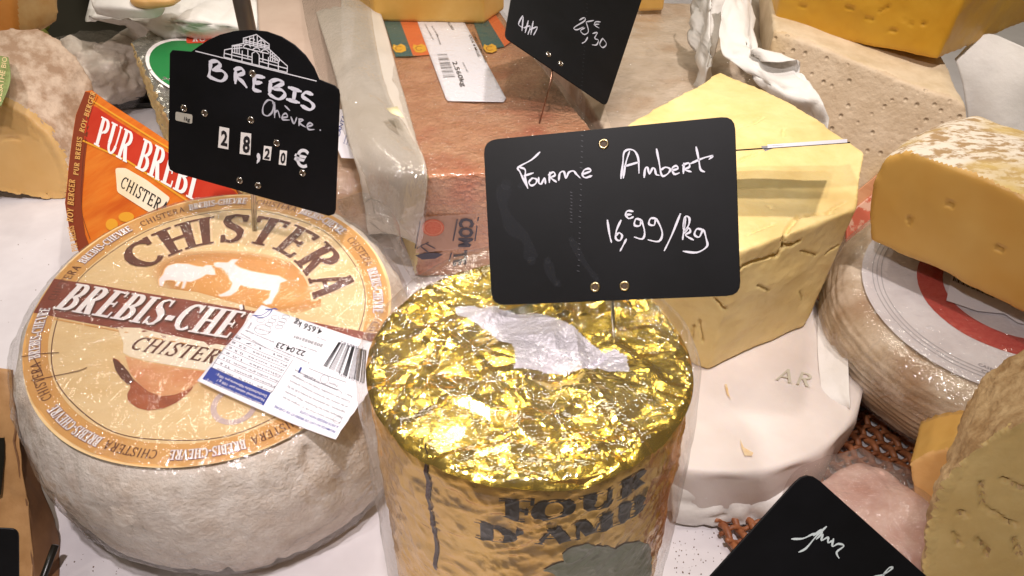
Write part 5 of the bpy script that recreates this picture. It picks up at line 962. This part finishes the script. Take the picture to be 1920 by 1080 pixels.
# --- cream bowl with papers
BW=thing('cream_bowl','pale cream bowl rim at the top left beside the white papers','bowl'); V,Fc=lathe(smoothprof([(.0,0),(.06,.0),(.10,.03),(.115,.07),(.112,.07),(.097,.033),(.05,.006),(0,.006)],2),96); V=V*[1.2,1.2,1]+at(285,-45,-.02); mesh('bowl_body',V,Fc,mat('cream_glaze',srgb(188,184,158),rough=.25),BW); settle(BW,tuple(at(285,-45,-.02)))
W8=thing('white_paper_bundle','folded white deli paper around a cheese at the top behind the arched sign','paper')
sheet('paper_sheet',[[at(170,-10,.10),at(320,-40,.12),at(470,-40,.12),at(600,-40,.12)],[at(155,38,.09),at(260,20,.11),at(380,30,.12),at(560,20,.11)],[at(225,50,.07),at(300,70,.09),at(430,80,.09),at(570,90,.09)],[at(215,75,.04),at(300,95,.05),at(420,130,.05),at(600,160,.05)],[at(250,120,0),at(330,130,.01),at(440,180,.0),at(610,230,.0)]],M_paper,W8,noise=.006,nsc=22,seed=41)
sheet('paper_fold',[[at(165,-20,.135),at(220,-30,.14),at(310,-30,.14)],[at(172,10,.13),at(240,12,.135),at(305,8,.135)],[at(180,28,.12),at(285,36,.12),at(318,12,.13)]],M_paper,W8,noise=.002,nsc=20,seed=42)
sheet('grey_lining',[[at(480,-20,.125),at(560,-20,.125),at(640,-20,.125)],[at(490,80,.11),at(570,70,.11),at(640,60,.11)],[at(530,150,.09),at(600,150,.09),at(650,170,.09)],[at(580,190,.07),at(620,210,.07),at(655,240,.07)]],mat('brown_grey_paper',srgb(172,150,134),srgb(186,166,150),rough=.6,scale=10,bump=.2,bscale=40),W8,noise=.002,nsc=16,seed=43); settle(W8,tuple(at(420,150,-.02)))
lump('wrapped_yellow_piece','small tan cheese peeking out of the white paper at the top',at(293,-2,.138),(.026,.02,.008),mat('tan_paste',(1,)*4),None,51,part='paste',amp=.002)['category']='cheese'
# --- crusty lumps in film
lump('film_wrapped_crusty_cheese','knobbly pale grey cheese in glossy film between the tray and the green label cheese',at(168,140,.02),(.068,.056,.036),mat('knobbly_rind',srgb(212,196,182),srgb(238,228,218),rough=.7,scale=40,detail=8,bump=.8,bscale=90,bdist=.003),M_film2,61,amp=.016,rot=.5,flm=1.04,sc=28)
# --- silver foil wedge with green label
M_sil=mat('silver_crinkle_foil',srgb(196,196,188),srgb(214,212,206),rough=.24,metal=.85,scale=30,bump=.6,bscale=160,bdist=.002)
tq=[at(243,75,.09),at(300,52,.09),at(440,45,.09),at(520,150,.09),at(420,300,.09),at(345,285,.09)]
Q1,me=hull_block('foil_wrapped_wedge','',tq,[p*[1,1,0]+np.array([.0,.01,-.0195]) for p in tq],M_sil,.0018,3,.0026,110); Q1['label']='cheese wedge in silver foil with a green oval label behind the arched sign'
c_,n_=polyc(me); split(me,(n_[:,2]<.55)&(c_[:,1]<.95),('cut_face','foil'),(mat('cream_yellow_paste',srgb(206,176,118),srgb(216,190,136),rough=.55,scale=24,bump=.4,bscale=100,sss=.15),M_sil),Q1)
TQ=topf(.09,.0022); 
I=Ink(TQ,.006); ce=at(372,128,.09)[:2]; ov=lambda k,n=40:[tuple(at(366+92*k*math.cos(t)-8*math.sin(t),132+52*k*math.sin(t)+22*k*math.cos(t),.09)[:2]) for t in np.linspace(0,2*PI,n,endpoint=False)]
I.poly(ov(1.0)); OL=I.build('oval_label',M_lab_wh,Q1); I=Ink(TQ,.006); I.poly(ov(.92),.0003); I.build('green_oval',mat('label_green',srgb(24,124,62),rough=.3),OL)
I=Ink(TQ,.01); I.poly([tuple(at(*p,.09)[:2]) for p in rnd([(352,68),(425,66),(430,84),(350,86)],5)],.0006); rt_=I.build('red_tag',mat('label_orange_red',srgb(214,70,40),rough=.4),Q1)
I=Ink(TQ,.01); o,x,y=[at(*p,.09)[:2] for p in ((362,83),(420,82),(364,71))]; word(I,'ROQUE',lambda a,b:tuple(o+(x-o)*a/3.7+(y-o)*b),.0008); I.build('tag_lettering',M_lab_wh,rt_); settle(Q1,tuple(at(330,260,-.02)))
sheet('plastic_film',[[at(190,110,.09),at(230,70,.11),at(262,80,.10)],[at(195,190,.07),at(240,160,.09),at(285,170,.09)],[at(180,240,.04),at(250,240,.06),at(330,300,.06)]],M_film2,None,noise=.003,seed=62,thick=0).parent=Q1; Q1.children[-1].location=-Q1.location
# --- orange label wedge reading PUR BREBIS
s1,s2,s3=at(160,172,.112),at(145,470,.035),at(445,355,.108); fS=frame3(s2,s3,s1); fS=fS if fS.n[2]>0 else Frame(s2,s1-s2,s3-s2)
SO=thing('orange_labelled_wedge','cheese wedge with glossy orange label reading PUR BREBIS left of the arched sign','cheese')
so=[(160,171),(172,169),(200,190),(270,235),(340,282),(440,352),(452,372),(400,398),(300,440),(200,490),(150,476),(130,430),(122,380),(128,320),(134,270),(142,215)]
I=Ink(lambda x,y,h:fS.M(x,y,.0005*vn(np.array([[x,y,0.]]),40,3)[0]+h),.006); I.poly([fS.loc(*p) for p in so]); SL=I.build('orange_label',mat('label_orange_gloss',srgb(214,104,28),srgb(222,126,44),rough=.28,scale=20,stretch=(1,5,1),bump=.2,bscale=80,coat=.4,c3=srgb(196,84,24),c3scale=14),SO)
V,Fc=loops([fS.M(*fS.loc(*p),-.0008) for p in so],[fS.M(*fS.loc(*p),-.0008)+np.array([.012,.02,-.035]) for p in so]); mesh('rind',V,Fc,mat('dark_amber_rind',srgb(120,58,30),srgb(140,74,40),rough=.4,scale=40),SO,False)
def so_part(name,m,fn,L=.008):
    I=Ink(lambda x,y,h:fS.M(x,y,.0005*vn(np.array([[x,y,0.]]),40,3)[0]+h),L); fn(I); return I.build(name,m,SL)
so_part('brown_margin',mat('label_margin_brown',srgb(132,58,34),rough=.4),lambda I:I.poly([fS.loc(*p) for p in [(160,172),(180,176),(172,200),(166,250),(160,300),(156,350),(154,400),(160,440),(178,486),(150,476),(131,430),(123,380),(129,320),(135,270),(143,215)]],.0003))
M_lrd=mat('label_red_band',srgb(190,48,30),srgb(198,60,40),rough=.3,scale=30,coat=.4); M_lgd=mat('label_gold_line',srgb(226,160,50),rough=.3)
so_part('red_band',M_lrd,lambda I:I.poly([fS.loc(*p) for p in [(164,196),(180,200),(290,272),(400,335),(440,358),(452,372),(418,390),(400,398),(320,350),(240,300),(158,262)]],.0003))
so_part('gold_line',M_lgd,lambda I:(I.ribbon([fS.loc(*p) for p in [(172,188),(290,262),(400,328),(435,350)]],.0014,.0005),I.ribbon([fS.loc(*p) for p in [(156,264),(240,302),(330,362),(380,396)]],.0014,.0005)))
z4=Z(120,160,300/1080)
so_part('pale_panel',M_lab_glow,lambda I:I.poly([fS.loc(*z4(p)) for p in rnd([(352,560),(420,560),(560,640),(720,760),(700,800),(580,860),(360,720)],18)],.0005))
def sot(s_,o,x,y,h=.0006,**k):
    def fn(I): W_=wordlen(s_,track=.04); b=box2(fS,z4(o),z4(x),z4(y),W_); word(I,s_,b,h,track=.04,**k)
    return fn
so_part('band_lettering',M_lab_wh,sot('PUR BREBI',(207,400),(880,780),(262,213),T=.2,t=.07))
so_part('small_lettering',M_ink,sot('CHISTERA',(378,685),(690,880),(408,612),.0008,T=.12,t=.09,sf=.03))
so_part('margin_lettering',M_lab_or,lambda I:[word(I,s_,box2(fS,z4(o),z4(x),z4(y),wordlen(s_)),.0006,T=.2,t=.13,sf=.03) for s_,o,x,y in (('ROY BERGER',(138,325),(222,50),(105,310)),('PUR BREBIS',(102,612),(132,355),(68,605)),('ROY BERGER',(70,930),(86,640),(28,920)),('PUR BREBIS',(110,1120),(78,950),(70,1130)))])
so_part('margin_line',M_lab_dk,lambda I:I.ribbon([fS.loc(*z4(p)) for p in [(232,75),(200,140),(165,250),(150,360),(130,520),(118,700),(128,880),(150,960),(180,1040)]],.0005,.0006))
so_part('yellow_emblem',M_lgd,lambda I:[I.poly([fS.loc(*z4((cx+rx*math.cos(t),cy+ry*math.sin(t)))) for t in np.linspace(0,2*PI,16,endpoint=False)],.0006) for cx,cy,rx,ry in ((325,940,42,40),(425,890,55,34))])
settle(SO,tuple(s2*[1,1,0]+np.array([0,0,-.02])))
# --- steel holder post
PO_=thing('steel_post','grey steel post rising behind the arched price sign','post'); pp=CC+ray(461,40)*(.60/ray(461,40)[1]); tube([(pp[0],pp[1],-.02),(pp[0],pp[1],.36)],.0066,mat('brushed_grey_steel',srgb(128,118,110),rough=.3,metal=.9),'post_tube',PO_,seg=20); tube([(pp[0],pp[1],-.02),(pp[0],pp[1],-.014)],.025,mat('brushed_grey_steel',(1,)*4),'post_foot',PO_,seg=24); settle(PO_,(pp[0],pp[1],-.02))
# --- brown wrapped piece with blue printed label
CB=lump('film_wrapped_brown_cheese','brown cheese in film with blue and white printed label right of the arched sign',at(640,330,.02),(.055,.075,.045),mat('brown_beige_rind',srgb(166,128,92),srgb(190,156,122),rough=.6,scale=40,bump=.4,bscale=100),M_film2,71,amp=.004,rot=.3)
fC=frame3(dpt(ray(628,250),.62),dpt(ray(672,295),.60),dpt(ray(640,210),.64)); 
if fC.n[1]>0: fC=Frame(fC.o,fC.y,fC.x)
I=Ink(fC.M,.01); I.poly([fC.loc(*p) for p in [(632,205),(655,205),(668,250),(676,298),(640,296),(626,262)]]); cl=I.build('printed_label',M_sticker,CB); cl.location=-CB.location
def cln(s_,o,x,y,bold,h=.0004): I=Ink(fC.M,.02); T,wd=bfont(s_,bold); sans(I,s_,box2(fC,o,x,y,wd),h,bold=bold); o_=I.build('blue_lettering',M_blue,cl)
cln('CANTAL',(636,258),(650,212),(630,255),.02)
for i in range(5): cln('fromage au lait cru',(646+i*5,270+i*2),(656+i*5,232+i*8),(643+i*5,269+i*2),0)
# ============================================================ LEFT BOTTOM
KB=thing('kraft_paper_bag','brown kraft paper bag with dark window at the lower left edge','bag')
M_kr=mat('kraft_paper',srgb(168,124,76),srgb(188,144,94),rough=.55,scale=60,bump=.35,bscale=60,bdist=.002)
sheet('bag_side',[[at(-90,690,.085),at(-30,688,.086),at(22,694,.084)],[at(-90,820,.05),at(-20,830,.052),at(34,840,.05)],[at(-90,960,.015),at(0,960,.018),at(56,970,.014)],[at(-90,1120,-.018),at(0,1120,-.018),at(64,1120,-.018)]],M_kr,KB,noise=.002,nsc=28,seed=81,thick=.0008)
dd=np.array([0,-.0006,.0014])
mesh('bag_window',[at(-40,806,.056)+dd*1.6,at(12,811,.0545)+dd*1.6,at(13,860,.044)+dd*1.6,at(6,930,.026)+dd*1.8,at(-40,945,.024)+dd*1.8],[(4,3,2,1,0)],mt,KB,False).modifiers.new('t','SOLIDIFY').thickness=.0006
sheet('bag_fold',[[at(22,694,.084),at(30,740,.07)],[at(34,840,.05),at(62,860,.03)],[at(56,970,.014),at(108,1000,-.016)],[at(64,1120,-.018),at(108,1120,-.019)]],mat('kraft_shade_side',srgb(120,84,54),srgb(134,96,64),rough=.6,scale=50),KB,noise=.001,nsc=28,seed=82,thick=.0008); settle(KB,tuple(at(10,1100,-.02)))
o0=at(-60,1000,.09); f5=Frame(o0,[1,.25,0],[0,.35,.94]); S5=sign('black card corner at the very bottom left in front of the kraft bag',f5,rnd([(-160,985),(35,992),(36,1180),(-160,1180)],16)); tube([f5.M(*f5.loc(-60,1100),-.002),tuple(f5.M(*f5.loc(-60,1100),-.002)*[1,1,0]+np.array([0,0,-.019]))],.0009,M_steel,'pin',S5); settle(S5,tuple(o0*[1,1,0]+np.array([0,0,-.02])))
CL=thing('dark_clip','thin dark stick leaning beside the kraft bag at the bottom left','stick'); tube([at(104,1022,.0),at(80,1085,-.012),at(70,1130,-.016)],.0022,mt,'stick',CL,seg=6); settle(CL,tuple(at(80,1085,-.02)))

# crumbs and specks on the counter
bm=bmesh.new(); r=random.Random(12)
spots=[(1262+r.random()*110,995+r.random()*85) for _ in range(60)]+[(r.random()*120,400+r.random()*230) for _ in range(14)]+[(110+r.random()*120,1035+r.random()*45) for _ in range(10)]
for u,v in spots:
    p=at(u,v,-.0197); k=bmesh.ops.create_icosphere(bm,subdivisions=1,radius=r.uniform(.00015,.0005)); bmesh.ops.translate(bm,vec=tuple(p),verts=k['verts'])
me=bpy.data.meshes.new('crumbs'); bm.to_mesh(me); bm.free(); o_=link('crumbs',me,mat('crumb_brown',srgb(120,98,80),rough=.8)); o_['kind']='stuff'; o_['label']='small dark crumbs scattered on the white counter'
